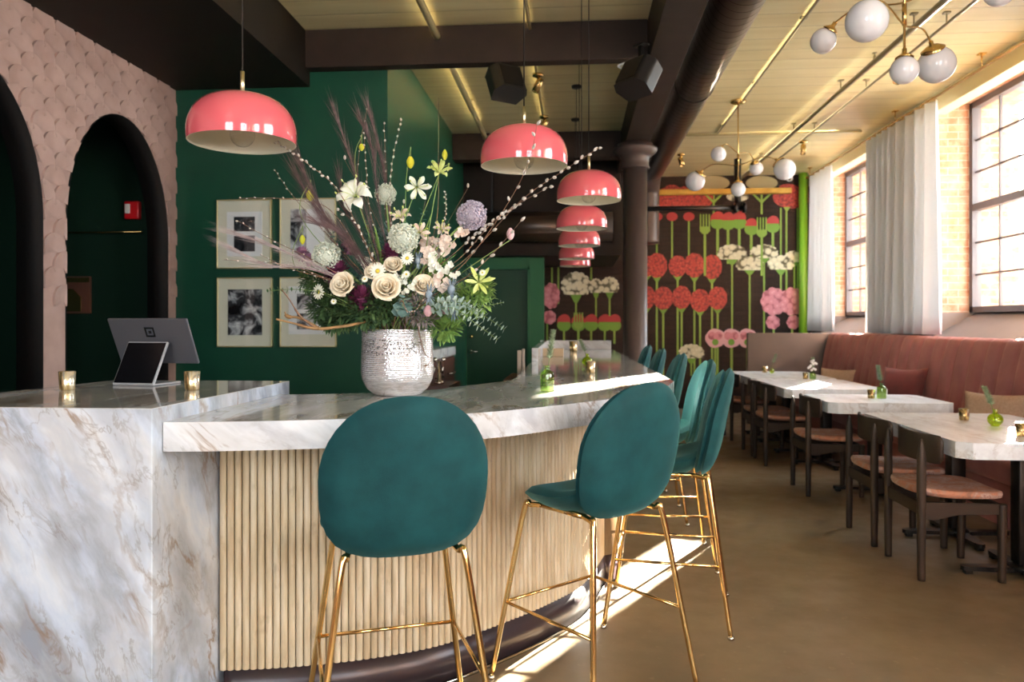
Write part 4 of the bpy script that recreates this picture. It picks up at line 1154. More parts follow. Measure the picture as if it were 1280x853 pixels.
# menus standing behind the bar
for i,(u_,lab) in enumerate(((650,'pale upright menu board behind the bar, the wider one'),(655.5,'narrow pale menu board behind the bar beside the wider one'))):
    p = at_d(u_-i*.5-1.0,470,5.4); q = thing('menu_board',p,0,lab,'menu',None)
    bw_ = (.0135,.0085)[i]; bevel(MB().box(-bw_,0,0,bw_,.05,(.18,.19)[i]).build('board', mat('menu_card','a3988c',.6), q),.003)
    MB().box(-bw_+.001,0,-.0205,bw_-.001,.07,-.0005).build('foot', M['cabinet'], q)
sh = at_d(652,470,5.4); MB().box(sh.x-.12,sh.y-.1,0,sh.x+.03,sh.y+.6,sh.z-.021).build('low_cabinet', M['cabinet'], label='low dark unit behind the bar under the menu boards', cat='cabinet')

# ================================================================ MURAL
def flower_mat(name, c1, c2, c3, sc=26):
    m = mat(name,c1,.6); t = NT(m); vo = t('ShaderNodeTexVoronoi', i_Scale=float(sc)); t.l(t.coords((1,1,1)), vo.inputs[0])
    t.l(t.ramp(vo.outputs['Distance'], [(.0,srgb(c3)),(.3,srgb(c1)),(.55,srgb(c1)),(.75,srgb(c2))]), P(m).inputs['Base Color']); return m
MM = [flower_mat('painted_red','962720','60150f','c46a55',26), flower_mat('painted_cream','d8d2b4','4d4a30','f1ecd8',13), flower_mat('painted_pink','c9808a','9c525e','dfa3aa',12), mat('painted_green','5f8c27',.6), mat('painted_brightred','9c282b',.6), mat('painted_pale_pink','d8a5ae',.6), mat('painted_beige','b3a67e',.6), mat('painted_stem','779a3a',.6)]
RED,CRM,PNK,GRN,BRD,PPK,BGE,STM = range(8)
mu = MB(); mur_y = [YF-.004]
def put(pts, mt, lift=0):
    q = [at_y(u,v,YF) for u,v in pts]
    for p_ in q: p_.z = min(p_.z, ZC-.004); p_.x = min(p_.x, XR-.035)
    if min(u for u,v in pts) < 790:
        for p_ in q: p_.z = min(p_.z, 2.296)
    put.k += 1; y = YF-.003-lift*.002-put.k*.00001
    a = sum(q[i].x*q[(i+1)%len(q)].z-q[(i+1)%len(q)].x*q[i].z for i in range(len(q)))
    if a < 0: q.reverse()
    mu.mat = mt; n = len(q); c = sum(q,Vector())/n
    vs = [(c.x,y,c.z)]+[(p.x,y,p.z) for p in q]
    mu.add(vs,[(0,1+i,1+(i+1)%n) for i in range(n)],False)
put.k = 0
def ell(u,v,a,b,mt,bumps=0,amp=.06,lift=1,n=40,cut=None):
    pts = []
    for i in range(n):
        t_ = 2*PI*i/n; r = 1+(amp*abs(math.sin(bumps*t_/2)) if bumps else 0)
        y = v+b*r*math.sin(t_)
        if cut is not None: y = min(y, v+b*cut)
        pts.append((u+a*r*math.cos(t_), y))
    put(pts, mt, lift)
def stem(u,v0,v1,w=3,mt=STM,lift=0):
    w *= .8; put([(u-w/2,v0),(u+w/2,v0),(u+w/2,v1),(u-w/2,v1)],mt,lift)
def umbel(u,v,a,b,sv):
    stem(u,v+b*.3,sv,2.6); put([(u-a*.6,v+b*.35),(u+a*.6,v+b*.35),(u+2,v+b*1.35),(u-2,v+b*1.35)],GRN,1)
    ell(u,v,a,b,CRM,14,.10,2,56,.72)
def peony(u,v,r,sv,b=None):
    b = b or r*1.1; stem(u,v,sv,3); put([(u-6,v+b*.9),(u+6,v+b*.9),(u+1.5,v+b*1.35),(u-1.5,v+b*1.35)],GRN,1); ell(u,v,r,b,RED,9,.05,2,48)
def tulip(u,v,r,sv,w=4):
    stem(u,v,sv,w); ell(u,v-2,r*.92,r*1.0,BRD,3,.1,1); ell(u,v+3,r,r*.85,GRN,0,0,2,40); put([(u-r*.85,v-r*.15),(u+r*.85,v-r*.15),(u+r*.9,v-r*.5),(u-r*.9,v-r*.5)],BRD,3)
def fork(u,v,w,h,sv):
    stem(u,v+h*.4,sv,3.6,STM,3); put([(u-w,v+h*.2),(u+w,v+h*.2),(u+w,v+h*.45),(u+w*.5,v+h*.62),(u-w*.5,v+h*.62),(u-w,v+h*.45)],STM,4)
    for k in (-1,-.33,.33,1): stem(u+k*(w-1.1), v-h*.5, v+h*.3, 2.1, STM,4)
BOT = 470
for u,r in ((840,20),(858,20),(876,16)): ell(u,247,r,14,RED,0,0,1,32)
put([(820,237),(878,237),(880,258),(820,258)],RED,1); ell(840,236,9,5,RED); ell(990,247,24,14,RED); ell(985,236,12,6,RED)
for u in (892,952): 
    stem(u,232,268,3); put([(u-12,243),(u-10,242),(u+1,252),(u-1,254)],STM,1); put([(u+12,243),(u+10,242),(u-1,252),(u+1,254)],STM,1); ell(u,229,20,9,BGE,0,0,2,32)
ell(922,246,14,6,CRM); stem(922,250,268,2)
for u in (821,840,861): ell(u,271,7,5.5,BRD); stem(u,276,330,2.6)
for u,v in ((897,276),(910,277),(924,276),(939,284),(966,281)): tulip(u,v,9 if v<280 else 8.5,330,4)
fork(881,279,6.5,22,345); fork(952,283,6.5,22,345)
for u in (976,983,997): stem(u,260,372,2.6)
put([(979,259),(988,259),(984.5,264),(982.5,264)],STM,1)
for u,v,a,b,sv in ((955,316,16.5,9.5,BOT),(915,317,17.5,10.5,BOT),(993,322,12,8,380),(937,331,16.5,9.5,BOT),(976,330,16,10,380)): umbel(u,v,a,b,sv)
for u,v,r in ((808,333,10),(821,332,12.5),(847,333,11),(868,332,12.5),(890,334,12)): peony(u,v,r,BOT,15 if r>11 else 13)
for u,v,r in ((808,372,11),(829,373,12),(852,372,11.5),(875,376,12),(897,373,11.5)): peony(u,v,r,BOT,14)
for u in (967,990): stem(u,377,BOT,3); ell(u,377,15,16,PNK,9,.12,2,56)
for u in (966,992): ell(u,403,8,8,PNK,7,.14,2)
for u in (894,914,934):
    stem(u,425,BOT,3); ell(u,423,12,11.5,PPK,5,.06,1); ell(u-4,420,5,5,PNK,0,0,2); ell(u+4,420,5,5,PNK,0,0,2); ell(u,428,4,4,GRN,0,0,3)
umbel(864,441,15,10,BOT)
# section beyond the bar
stem(690,330,372,2.6); stem(698,330,380,2.6); stem(739,320,350,3); ell(694,324,12,8,CRM,10,.1,2)
umbel(720,357,17.5,16,405); umbel(745,359,8,10,400); umbel(762,358,11,11,410)
ell(689,370,10,15,PNK,9,.12,2); ell(687,397,7.5,8,PNK,7,.12,2); stem(684,397,430,2.6)
for u in (705,723,739,756,768): tulip(u,404,8.5,430,3)
fork(723,400,6,18,425)
mu.build('painted_flowers', MM).name = 'flower_mural'
mo = bpy.data.objects['flower_mural']; tag(mo,'painted mural of red, cream and pink flowers on the dark brick wall','mural')
# ================================================================ VASE AND FLOWERS
rnd = random.Random(11)
VP = at_d(497, 405, 3.22); VP.z = ZB+.0005
vs_ = thing('silver_vase', VP, 0, label='large hammered silver vase with a pierced band, full of flowers, on the bar', cat='vase')
rv_ = .150
prof = [(0,0),(.085,0),(.10,.004),(.128,.028),(.148,.065),(.154,.10),(.151,.16),(.149,.22),(.150,.268),(.153,.276),(.148,.276),(.145,.262),(.146,.10),(.12,.035),(0,.02)]
MB().lathe(prof, 64).build('body', M['vase'], vs_)
MV = {}
def fm(n, c1, c2, sc=30, r=.7, **k): MV[n] = noisy(n, c1, c2, sc, r, **k)
fm('rose','e6d3b4','efe4cd'); fm('petal_white','e4e4cf','f0efe2'); fm('petal_lime','c2cf63','dfe6a0'); fm('petal_yellow','c8c629','dcd94a')
fm('petal_pink','d9bfae','ecdccd'); fm('burgundy','5a1a3f','7d2f57',60); fm('mauve','8c5a78','a67a92',50); fm('allium_white','c3c9b4','e4e6d8',150); fm('allium_mauve','a99aac','cfc6cf',150)
fm('leaf_dark','34502f','55733f',12); fm('leaf_green','5f8540','8cab55',12); fm('leaf_grey','8ea79c','bccdc2',12); fm('leaf_grey_green','51706a','7b968c',12)
fm('plume','5c4648','7d6666',40,.8); fm('plume_pale','8a7a78','a89a96',40,.8); fm('catkin','a89c90','d6cfc6',70,.8); fm('thistle','6f8190','94a3ac',60); fm('stem_green','6b8447','8ba05c',20); fm('daisy_eye','d2b52e','e0c84a',40)
fm('willow_twig','6a4c38','866650',30); fm('curly','7a5a38','96754a',20); fm('eye_red','a2303c','b84a50',20); fm('bud_pink','c99aa0','d9b8b8',20)
def W(u, v, dd=0.0): return at_d(u, v, 3.22+dd)
BASE = W(497, 402)
def rootpt(): return Vector((VP.x+rnd.uniform(-.10,.10), VP.y+rnd.uniform(-.10,.10), VP.z+.20))
def spath(tip, bow=.0, n=8, via=None, start=None):
    a = start or rootpt()
    neck = VP + Vector((0,0,.29)) + Vector(((a.x-VP.x)*1.1,(a.y-VP.y)*1.1,0))
    dx = (tip-neck); side = Vector((tip.x-VP.x, tip.y-VP.y, 0))
    if via: pts = [a, neck]+via+[tip]
    else: pts = [a, neck, neck+dx*.5+Vector((0,0,1))*bow*dx.length-side*.08, tip]
    return crom(pts, n)
def fthing(kind, label, cat, path, r0=.003, r1=.0015, sm='stem_green', group=None):
    o = path[0].copy(); t = thing(kind, o, 0, label, cat, group); p = [x-o for x in path]
    MB().tube(p, [r0+(r1-r0)*i/(len(p)-1) for i in range(len(p))], 6).build('stem', MV[sm], t)
    return t, p
def along(p, t):
    k = t*(len(p)-1); i = min(int(k), len(p)-2); return p[i]+(p[i+1]-p[i])*(k-i), (p[i+1]-p[i]).normalized()
def rdir(axis, spread):
    v = Vector((rnd.gauss(0,1),rnd.gauss(0,1),rnd.gauss(0,1))); v -= axis*v.dot(axis); v.normalize()
    return (axis*math.cos(spread)+v*math.sin(spread)).normalized()
# alliums
def allium(u, v, dd, r, mt, label):
    tip = W(u,v,dd); t, p = fthing('allium', label, 'flower', spath(tip), .0055, .0045, group='round allium heads in the silver vase')
    c = p[-1]; m = MB(); m.ball(c, r*.66, 16, 10)
    N = 380
    for i in range(N):
        z = 1-2*(i+.5)/N; a = i*2.39996; q = math.sqrt(1-z*z); d = Vector((q*math.cos(a),q*math.sin(a),z)); rr = r*rnd.uniform(.78,1.08)
        s = d.orthogonal().normalized(); b = d.cross(s); s, b = s*math.cos(a)+b*math.sin(a), b*math.cos(a)-s*math.sin(a)
        L = r*.105; e = c+d*rr; m.add([c+d*r*.7, e+s*L, e-s*L*.5+b*L*.87, e-s*L*.5-b*L*.87],[(0,1,2),(0,2,3),(0,3,1),(1,3,2)],False)
    m.build('flower_head', MV[mt], t)
allium(482,243,.05,.046,'allium_white','small round white allium head, standing uppermost among the alliums')
allium(504,298,-.18,.062,'allium_white','round white allium head in the middle of the bouquet')
allium(590,269.5,.0,.064,'allium_mauve','round mauve allium head on a thick green stalk beside the willow catkins')
allium(407.5,321,-.08,.062,'allium_white','round greenish white allium head on the picture frame side of the bouquet')
# roses
def rose(u, v, dd, r, label, face=(0.1,-1,.35)):
    tip = W(u,v,dd); t, p = fthing('rose', label, 'flower', spath(tip), .003, .003, group='cream roses in the silver vase')
    c = p[-1]; ax = Vector(face).normalized(); q = ax.to_track_quat('Z','Y').to_matrix().to_4x4(); m = MB()
    m.M = Matrix.Translation(c) @ q
    for ring,(n, rad, hgt, op) in enumerate([(3,.22,.95,.02),(4,.40,.98,.10),(5,.62,.92,.28),(6,.84,.74,.5)]):
        for k in range(n):
            a0 = 2*PI*k/n+ring*.7
            def fn(a,b,a0=a0,n=n,rad=rad,hgt=hgt,op=op):
                w = (a-.5)*2*PI/n*1.75; ang = a0+w; pr = rad*(.35+.65*b**.7)*(1+op*b**3*.6)+.04*(2*a-1)
                z = -.55+ (hgt+.45)*b*(1-.22*(2*a-1)**2) - op*.35*b**4
                return (r*pr*math.cos(ang), r*pr*math.sin(ang), r*z)
            m.grid(fn, 8, 6)
    o = m.build('petals', MV['rose'], t); sd = o.modifiers.new('s','SOLIDIFY'); sd.thickness=.0012
rose(430,357,-.22,.047,'cream rose nearest the dark foliage, its open face to the viewer',(-.2,-1,.3))
rose(483,361,-.26,.052,'large cream rose low in the middle of the bouquet with a peeled outer petal',(.2,-1,.35))
rose(492,333,-.14,.036,'small half hidden cream rose bud under the middle allium',(.1,-1,.6))
rose(529,358,-.16,.042,'cream rose among bare stems right of the middle allium',(.3,-1,.4))
rose(469,341,-.12,.038,'cream rose behind the daisy in the middle of the bouquet',(-.1,-1,.6))
# lilies / gloriosa
def lily(u,v,dd,r,mt,label,face,n=6,curl=.9,w=.34):
    tip = W(u,v,dd); t, p = fthing('lily', label, 'flower', spath(tip), .003, .002, group='pale lilies in the silver vase')
    c = p[-1]; q = Vector(face).normalized().to_track_quat('Z','Y').to_matrix().to_4x4(); m = MB(); m.M = Matrix.Translation(c) @ q
    for k in range(n):
        a0 = 2*PI*k/n + rnd.uniform(-.15,.15); cu = curl*rnd.uniform(.8,1.2)
        def fn(a,b,a0=a0,cu=cu):
            ww = w*r*math.sin(PI*min(1,b*.93+.05))**.8*(a-.5)*2*.5; th = -.2+2.3*cu*b
            rad = r*(.12+.75*math.sin(min(th+.2,2.4))*.9); z = r*(.25*b+.45*(1-math.cos(th*.9))-.1) if False else r*(.9*b-.75*b*b*cu)
            wav = .03*r*math.sin(b*14)*(2*a-1)
            rr = r*(.08+1.05*b-.35*b*b*cu)
            return (rr*math.cos(a0)-ww*math.sin(a0), rr*math.sin(a0)+ww*math.cos(a0), z-abs(2*a-1)*.05*r*-1+wav)
        m.grid(fn, 4, 9)
    o = m.build('petals', MV[mt], t); o.modifiers.new('s','SOLIDIFY').thickness=.001
    m = MB(); m.M = Matrix.Translation(c) @ q
    for k in range(6):
        a = k*PI/3+.3; m.tube([(0,0,0),(r*.28*math.cos(a),r*.28*math.sin(a),r*.45),(r*.6*math.cos(a),r*.6*math.sin(a),r*.55)],.0011,5); m.ball((r*.6*math.cos(a),r*.6*math.sin(a),r*.55),.004,6,4,(1,1,2))
    m.build('stamens', MV['petal_lime'], t)
lily(445,246,-.08,.105,'petal_white','large white curling lily beside the grass plumes',(-.2,-1,.5),n=7,curl=1.25,w=.4)
lily(521,234,-.02,.07,'petal_white','white lily hanging below the drooping yellow bud',(.3,-1,-.3))
lily(549,216,.0,.066,'petal_lime','lime white lily, standing uppermost of the open lilies',(.3,-.8,.8))
lily(598,353,-.15,.066,'petal_lime','yellow green lily over the silver eucalyptus',(.3,-1,.2),curl=.5,w=.26)
lily(501,273,.0,.06,'petal_pink','pale pink lily over the middle allium',(0,-.8,.9))
lily(524,292,-.05,.055,'petal_pink','pale pink lily with a red throat in the bouquet centre',(.3,-1,.3))
lily(551,288,.02,.05,'petal_pink','pale pink frilled lily toward the mauve allium',(.5,-.8,.6))
def budf(u,v,dd,mt,label,L=.05,w=.017,down=True):
    tip = W(u,v,dd); via = [tip+Vector((-.02,0,-.15)), tip+Vector((0,0,.035))] if down else None
    t,p = fthing('flower_bud', label, 'flower bud', spath(tip,via=via), .0022, .0016); c = p[-1]; m = MB()
    for k in range(5):
        a = 2*PI*k/5; s = -1 if down else 1
        def fn(x,b,a=a,s=s):
            an = a+(x-.5)*1.5; rr = w*math.sin(PI*(.12+.8*b)); return (rr*math.cos(an),rr*math.sin(an),s*L*b)
        g = MB(); g.M = Matrix.Translation(c); g.grid(fn,3,6); m.add(g.v,g.f,True)
    m.build('petals', MV[mt], t)
budf(513,196,.02,'petal_yellow','drooping yellow bud above the white lily')
budf(556,200,.05,'petal_yellow','yellow green bud tipping upward above the topmost lily',.045,.012,False)
budf(388,237,-.02,'petal_yellow','hanging yellow bud among the purple grass plumes on the frame side')
budf(378,294,.0,'petal_yellow','yellow hanging bud in front of the upper picture frame',.04,.012)
budf(452,180,.05,'petal_yellow','small green bud between the tall grass plumes',.03,.012)
budf(638,300,-.05,'bud_pink','pink magnolia bud on the end of a branch past the eucalyptus',.05,.017,False)
budf(535,396,-.25,'bud_pink','pink bud resting near the rim of the silver vase',.045,.018,False)
budf(556,393,-.2,'bud_pink','dusty pink bud low over the vase beside the eucalyptus',.035,.016,False)
# chrysanthemums and stock
def pom(u,v,dd,r,mt,label,n=170,kind='chrysanthemum',flat=.75):
    tip = W(u,v,dd); t,p = fthing(kind,label,'flower',spath(tip),.003,.0025); c = p[-1]; m = MB(); m.ball(c,r*.55,12,8)
    for i in range(n):
        d = Vector((rnd.gauss(0,1),rnd.gauss(0,1)-.5,rnd.gauss(0,1)+.3)).normalized(); leaf(m, c+d*r*.35, rdir(d,.35), r*flat, r*.22, up=Vector((0,0,1)), curl=-.2)
    m.build('petals', MV[mt], t)
pom(490,318,-.1,.05,'burgundy','purple chrysanthemum tucked under the middle allium')
pom(420,341,-.06,.058,'burgundy','burgundy chrysanthemum behind the cream rose by the foliage')
pom(452,374,-.16,.055,'burgundy','burgundy chrysanthemum low between the two largest roses')
pom(378,318,.0,.034,'mauve','dusty mauve bloom in front of the upper picture frame')
pom(387,326,-.02,.03,'mauve','dusty mauve bloom touching the greenish allium')
pom(435,310,.05,.034,'mauve','mauve bloom among the dark grass stems behind the roses')
def stock(u,v,dd,h,label,mt='petal_white',n=12,pr=.017):
    tip = W(u,v,dd); t,p = fthing('stock_flower',label,'flower',spath(tip),.003,.002); m = MB()
    for i in range(n):
        q = p[-1]+Vector((rnd.uniform(-.025,.025),rnd.uniform(-.03,.01),-h*i/n))
        for k in range(5):
            d = Vector((math.cos(k*1.256+i),-.6,math.sin(k*1.256+i))).normalized(); leaf(m,q,d,pr,pr*.9,up=Vector((0,-1,0)),curl=.1)
    m.build('blossom', MV[mt], t)
stock(546,318,-.15,.08,'spike of small white blossoms between the middle and mauve alliums')
stock(513,352,-.2,.05,'cluster of tiny white blossoms between the cream roses',n=10,pr=.011)
stock(560,298,.0,.07,'pale pink spike of blossoms under the topmost lily','petal_pink',12,.02)
stock(536,300,.03,.09,'pinkish white spike of blossoms in the bouquet centre','petal_pink',12,.021)
stock(577,289,.0,.02,'small salmon pink blossom in front of the mauve allium stalk','petal_pink',5,.018)
stock(566,330,-.1,.06,'white blossom spike toward the silver eucalyptus','petal_white',9,.014)
def daisy(u,v,dd,r,label,face=(0,-1,.2)):
    tip = W(u,v,dd); t,p = fthing('daisy',label,'flower',spath(tip),.0018,.0014,group='white daisies in the silver vase'); c=p[-1]; m=MB()
    q = Vector(face).normalized().to_track_quat('Z','Y').to_matrix().to_4x4(); m.M = Matrix.Translation(c)@q
    for k in range(15):
        a=2*PI*k/15; leaf(m,Vector((r*.2*math.cos(a),r*.2*math.sin(a),0)),Vector((math.cos(a),math.sin(a),.05)),r*.85,r*.28,up=Vector((0,0,1)),curl=.06)
    m.build('petals',MV['petal_white'],t); m=MB(); m.M=Matrix.Translation(c)@q; m.ball((0,0,.002),r*.26,10,6,(1,1,.5)); m.build('eye',MV['daisy_eye'],t)
daisy(472,339,-.25,.034,'white daisy in front of a cream rose in the bouquet centre')
daisy(398,365,-.2,.032,'white daisy hanging before the lower picture frame',(-.5,-1,0))
daisy(509,323,-.2,.028,'white daisy next to the middle allium')
daisy(456,349,-.26,.014,'tiny white daisy between the two largest roses')
daisy(508,343,-.22,.016,'tiny white daisy beside the small cream rose bud')
daisy(417,377,-.2,.013,'tiny white daisy over the dark fern foliage')
daisy(603,341,-.18,.014,'tiny white daisy above the yellow green lily')
def thistle(u,v,dd,r,label):
    tip = W(u,v,dd); t,p = fthing('sea_holly',label,'flower',spath(tip),.002,.0016,group='blue grey sea holly heads'); c=p[-1]; m=MB(); m.ball(c,r*.35,10,8,(1,1,1.3))
    for k in range(26):
        d=Vector((math.cos(k*2.4),-.35+rnd.uniform(-.3,.3),math.sin(k*2.4))).normalized(); leaf(m,c+d*r*.25,d,r*rnd.uniform(.7,1),r*.16,curl=0)
    m.build('bracts',MV['thistle'],t)
thistle(564,362,-.2,.045,'blue grey sea holly beside the yellow green lily')
thistle(536,368,-.24,.042,'blue grey sea holly right of the cream roses')
thistle(567,387,-.25,.042,'blue grey sea holly over the silver eucalyptus')
thistle(522,326,-.14,.036,'blue grey sea holly beside the middle allium')
# plumes of grass
def plume(pts, label, n=110, L=.16, start=.35, mt='plume', spread=.26, hr=.00055):
    path = crom([rootpt()]+[W(*q) for q in pts], 8); t,p = fthing('grass_plume',label,'grass',path,.0025,.001,'plume',group='dark feathery grass plumes'); m=MB()
    for i in range(int(n*1.7)):
        a = start+(1-start)*rnd.random()**.8; q,tg = along(p,a); d = rdir(tg, rnd.uniform(.03,spread)); LL=L*rnd.uniform(.6,1.35)*(1.1-.35*a); s=d.orthogonal().normalized(); b=d.cross(s)
        e = q+d*LL+Vector((0,0,-.02*LL)); h=hr*rnd.uniform(.8,1.4)
        m.add([q+s*h,q-s*h*.5+b*h*.87,q-s*h*.5-b*h*.87,q+d*LL*.5+s*h*.8,q+d*LL*.5-s*h*.4+b*h*.7,q+d*LL*.5-s*h*.4-b*h*.7,e],[(0,1,4,3),(1,2,5,4),(2,0,3,5),(3,4,6),(4,5,6),(5,3,6)],False)
    m.build('bristles', MV[mt], t)
plume([(488,380,-.05),(462,280,-.02),(440,205,0),(421,148,.02)],'dark purple grass plume arching to a point, second tallest',130)
plume([(500,370,.02),(488,280,.05),(478,205,.06),(461,138,.08)],'tallest dark purple grass plume in the middle of the bouquet',130)
plume([(497,370,0),(474,260,.02),(466,190,0),(452,152,.02)],'dark purple grass plume close behind the tallest one',90)
plume([(478,370,-.1),(438,310,-.12),(405,268,-.15),(378,212,-.15)],'thick purple grass plume sweeping toward the first pink lamp',190,.2)
plume([(478,380,0),(430,320,.05),(395,262,.08),(372,222,.1)],'purple grass plume behind the thick one sweeping toward the frames',120,.18)
plume([(470,375,-.1),(410,340,-.15),(350,312,-.2),(305,296,-.22)],'pale grass plume spreading level across the upper picture frame',110,.17,.4,'plume_pale',.16)
plume([(470,378,-.1),(400,340,-.2),(340,332,-.28),(300,316,-.3)],'pale grass plume spreading level toward the green wall edge',90,.17,.4,'plume_pale',.14)
plume([(490,375,.05),(455,300,.1),(432,262,.1),(425,225,.1)],'short purple grass plume inside the bouquet behind the large white lily',90,.14)
plume([(485,370,-.1),(455,325,-.12),(430,295,-.15),(400,280,-.15)],'broad purple grass plume low beside the white lily',150,.16,.2)
# willow branches with catkins
def catkin(m, q, d, L, w):
    qm = d.to_track_quat('Z','Y').to_matrix().to_4x4(); old=m.M; m.M = Matrix.Translation(q)@qm
    m.lathe([(0,0),(w*.7,L*.15),(w,L*.42),(w*.75,L*.75),(0,L)],7); m.M=old
def willow(pts, label, n=16, L=.017, w=.0045, start=.4, r0=.0026, ang=.6, sm='willow_twig', mt='catkin', jit=0):
    path = crom([rootpt()]+[W(*q) for q in pts], 8); t,p = fthing('willow_branch',label,'branch',path,r0,.0008,sm,group='pussy willow branches in the silver vase'); m=MB()
    for i in range(n):
        a=start+(1-start)*(i+.5)/n; q,tg=along(p,min(.995,a)); d=(tg*math.cos(ang)+Vector((math.cos(i*2.6),math.sin(i*2.6)*.6,math.sin(i*2.6+.7))).normalized()*math.sin(ang)).normalized()
        catkin(m,q,d,L*rnd.uniform(.8,1.15),w*rnd.uniform(.85,1.1))
        if n < 26: m.build('catkin', MV[mt], t); m = MB()
    if n >= 26: m.build('catkins', MV[mt], t)
BIG = dict(L=.024, w=.0068)
willow([(505,370,0),(575,330,-.05),(650,252,-.12),(705,213,-.18),(750,184,-.2)],'longest pussy willow branch reaching across toward the third pink lamp',17,start=.42,**BIG)
willow([(520,370,0),(578,320,-.02),(625,270,-.05),(690,232,-.1)],'pussy willow branch ending in front of the third pink lamp',12,start=.5,**BIG)
willow([(510,370,0),(570,315,.02),(605,285,.02),(648,255,.02)],'pussy willow branch with clustered catkins past the mauve allium',15,start=.55,**BIG)
willow([(530,370,-.1),(580,330,-.1),(630,262,-.2),(660,205,-.34),(672,152,-.42)],'pussy willow branch rising across the second pink lamp',8,start=.55,**BIG)
willow([(535,375,-.1),(585,345,-.12),(618,315,-.15),(655,272,-.18)],'short pussy willow branch above the eucalyptus, below the longest one',6,start=.5,**BIG)
willow([(500,370,0),(488,270,.03),(490,205,.04),(502,149,.05)],'upright pussy willow branch, the tallest closely beaded one',19,.014,.0052,.35,ang=.35)
willow([(500,370,.05),(482,270,.08),(482,210,.1),(480,152,.1)],'straight pussy willow branch between the tall grass and the beaded one',13,.012,.0045,.35,ang=.35)
willow([(495,370,-.02),(464,270,-.02),(458,215,0),(455,165,0)],'short beaded willow branch beside the small green bud',14,.012,.004,.4,ang=.4)
willow([(492,370,.0),(450,255,.02),(449,190,.05),(460,132,.05)],'bare reddish twig with few buds between the tall plumes',7,.008,.003,.5)
willow([(480,370,-.1),(430,250,-.25),(385,205,-.45),(345,178,-.58)],'beaded willow branch arching in front of the first pink lamp',24,.016,.005,.3,ang=.45)
willow([(480,375,-.05),(420,270,-.05),(370,250,-.1),(298,248,-.15)],'thin willow branch curving level along the top of the picture frames',18,.010,.003,.35)
willow([(480,375,0),(415,300,0),(370,250,0),(343,212,0)],'curly willow branch rising above the gap between the picture frames',14,.011,.003,.45)
willow([(475,378,-.1),(400,330,-.12),(340,300,-.15),(295,275,-.18)],'thin willow branch crossing the upper picture frame diagonally',12,.011,.003,.4)
willow([(475,378,-.1),(400,345,-.15),(350,330,-.2),(280,325,-.22)],'thin willow branch lying level below the upper picture frames',11,.011,.003,.4)
willow([(475,378,-.12),(410,350,-.18),(360,335,-.2),(325,318,-.22)],'fine willow branch near the lower edge of the upper frames',9,.011,.003,.4)
willow([(515,370,.0),(545,280,.02),(548,190,.02),(548,122,.02)],'slender straight red twig, the tallest toward the second lamp',5,.006,.0016,.5)
willow([(515,370,-.05),(545,310,-.05),(557,270,-.02),(556,238,0)],'spiral beaded stem under the topmost lily',22,.009,.0042,.45,ang=1.2)
willow([(505,375,-.1),(470,330,-.15),(445,280,-.1),(420,262,-.05)],'looping brown stem with pods behind the large white lily',6,.02,.007,.5)
willow([(500,378,-.25),(510,390,-.27),(526,380,-.27),(545,330,-.2)],'thin tendril curling before the cream roses',12,.007,.003,.4)
# thin bare stems
for i,(tip,lab) in enumerate((((431,200,0),'thin green tendril rising beside the purple plumes'),((505,255,.1),'bare thin stem behind the pale pink lily'),((585,235,.1),'thin stem rising behind the mauve allium'),((535,235,.08),'slim stem between the two white lilies'))):
    t,p = fthing('bare_stem',lab,'stem',spath(W(*tip)),.0018,.0008,'willow_twig'); m=MB()
    catkin(m,p[-1],Vector((0,0,1)),.022,.006); m.build('bud', MV['catkin'], t)
# curling branch low on the frame side
c0 = [W(470,402,-.1),W(430,408,-.25),W(395,411,-.32),W(365,404,-.36),W(345,399,-.38)]
tb_ = thing('curly_branch', c0[0].copy(), 0, 'thick brown twisting branch reaching low across the lower picture frames', 'branch')
o_ = c0[0]
MB().tube([x-o_ for x in crom([VP+Vector((-.03,0,.25))]+c0,8)],[.007]*10+[.006]*20+[.004]*11,8).build('branch', MV['curly'], tb_)
m=MB(); m.tube([x-o_ for x in crom([W(395,411,-.32),W(375,395,-.33),W(362,375,-.35),W(352,362,-.36)],8)],[.004]*12+[.0025]*13,8); m.build('twig', MV['willow_twig'], tb_)
m=MB(); m.tube([x-o_ for x in crom([W(400,411,-.32),W(375,398,-.31),W(360,396,-.3),W(356,390,-.3)],8)],[.005]*14+[.008]*6+[.003]*5,8); m.build('twig', MV['curly'], tb_)
c1 = [W(520,400,-.17),W(524,418,-.165),W(531,442,-.168),W(539,449,-.17),(W(534,457,-.172))]
tb_ = thing('drooping_twig', c1[0].copy(), 0, 'thin dark twig drooping over the rim down the front of the silver vase', 'branch')
MB().tube([x-c1[0] for x in crom([VP+Vector((.05,-.05,.26))]+c1,6)],.0022,6).build('twig', MV['willow_twig'], tb_)
m=MB(); catkin(m,c1[-1]-c1[0],Vector((-1,0,-.2)).normalized(),.014,.005); m.build('bud', MV['willow_twig'], tb_)
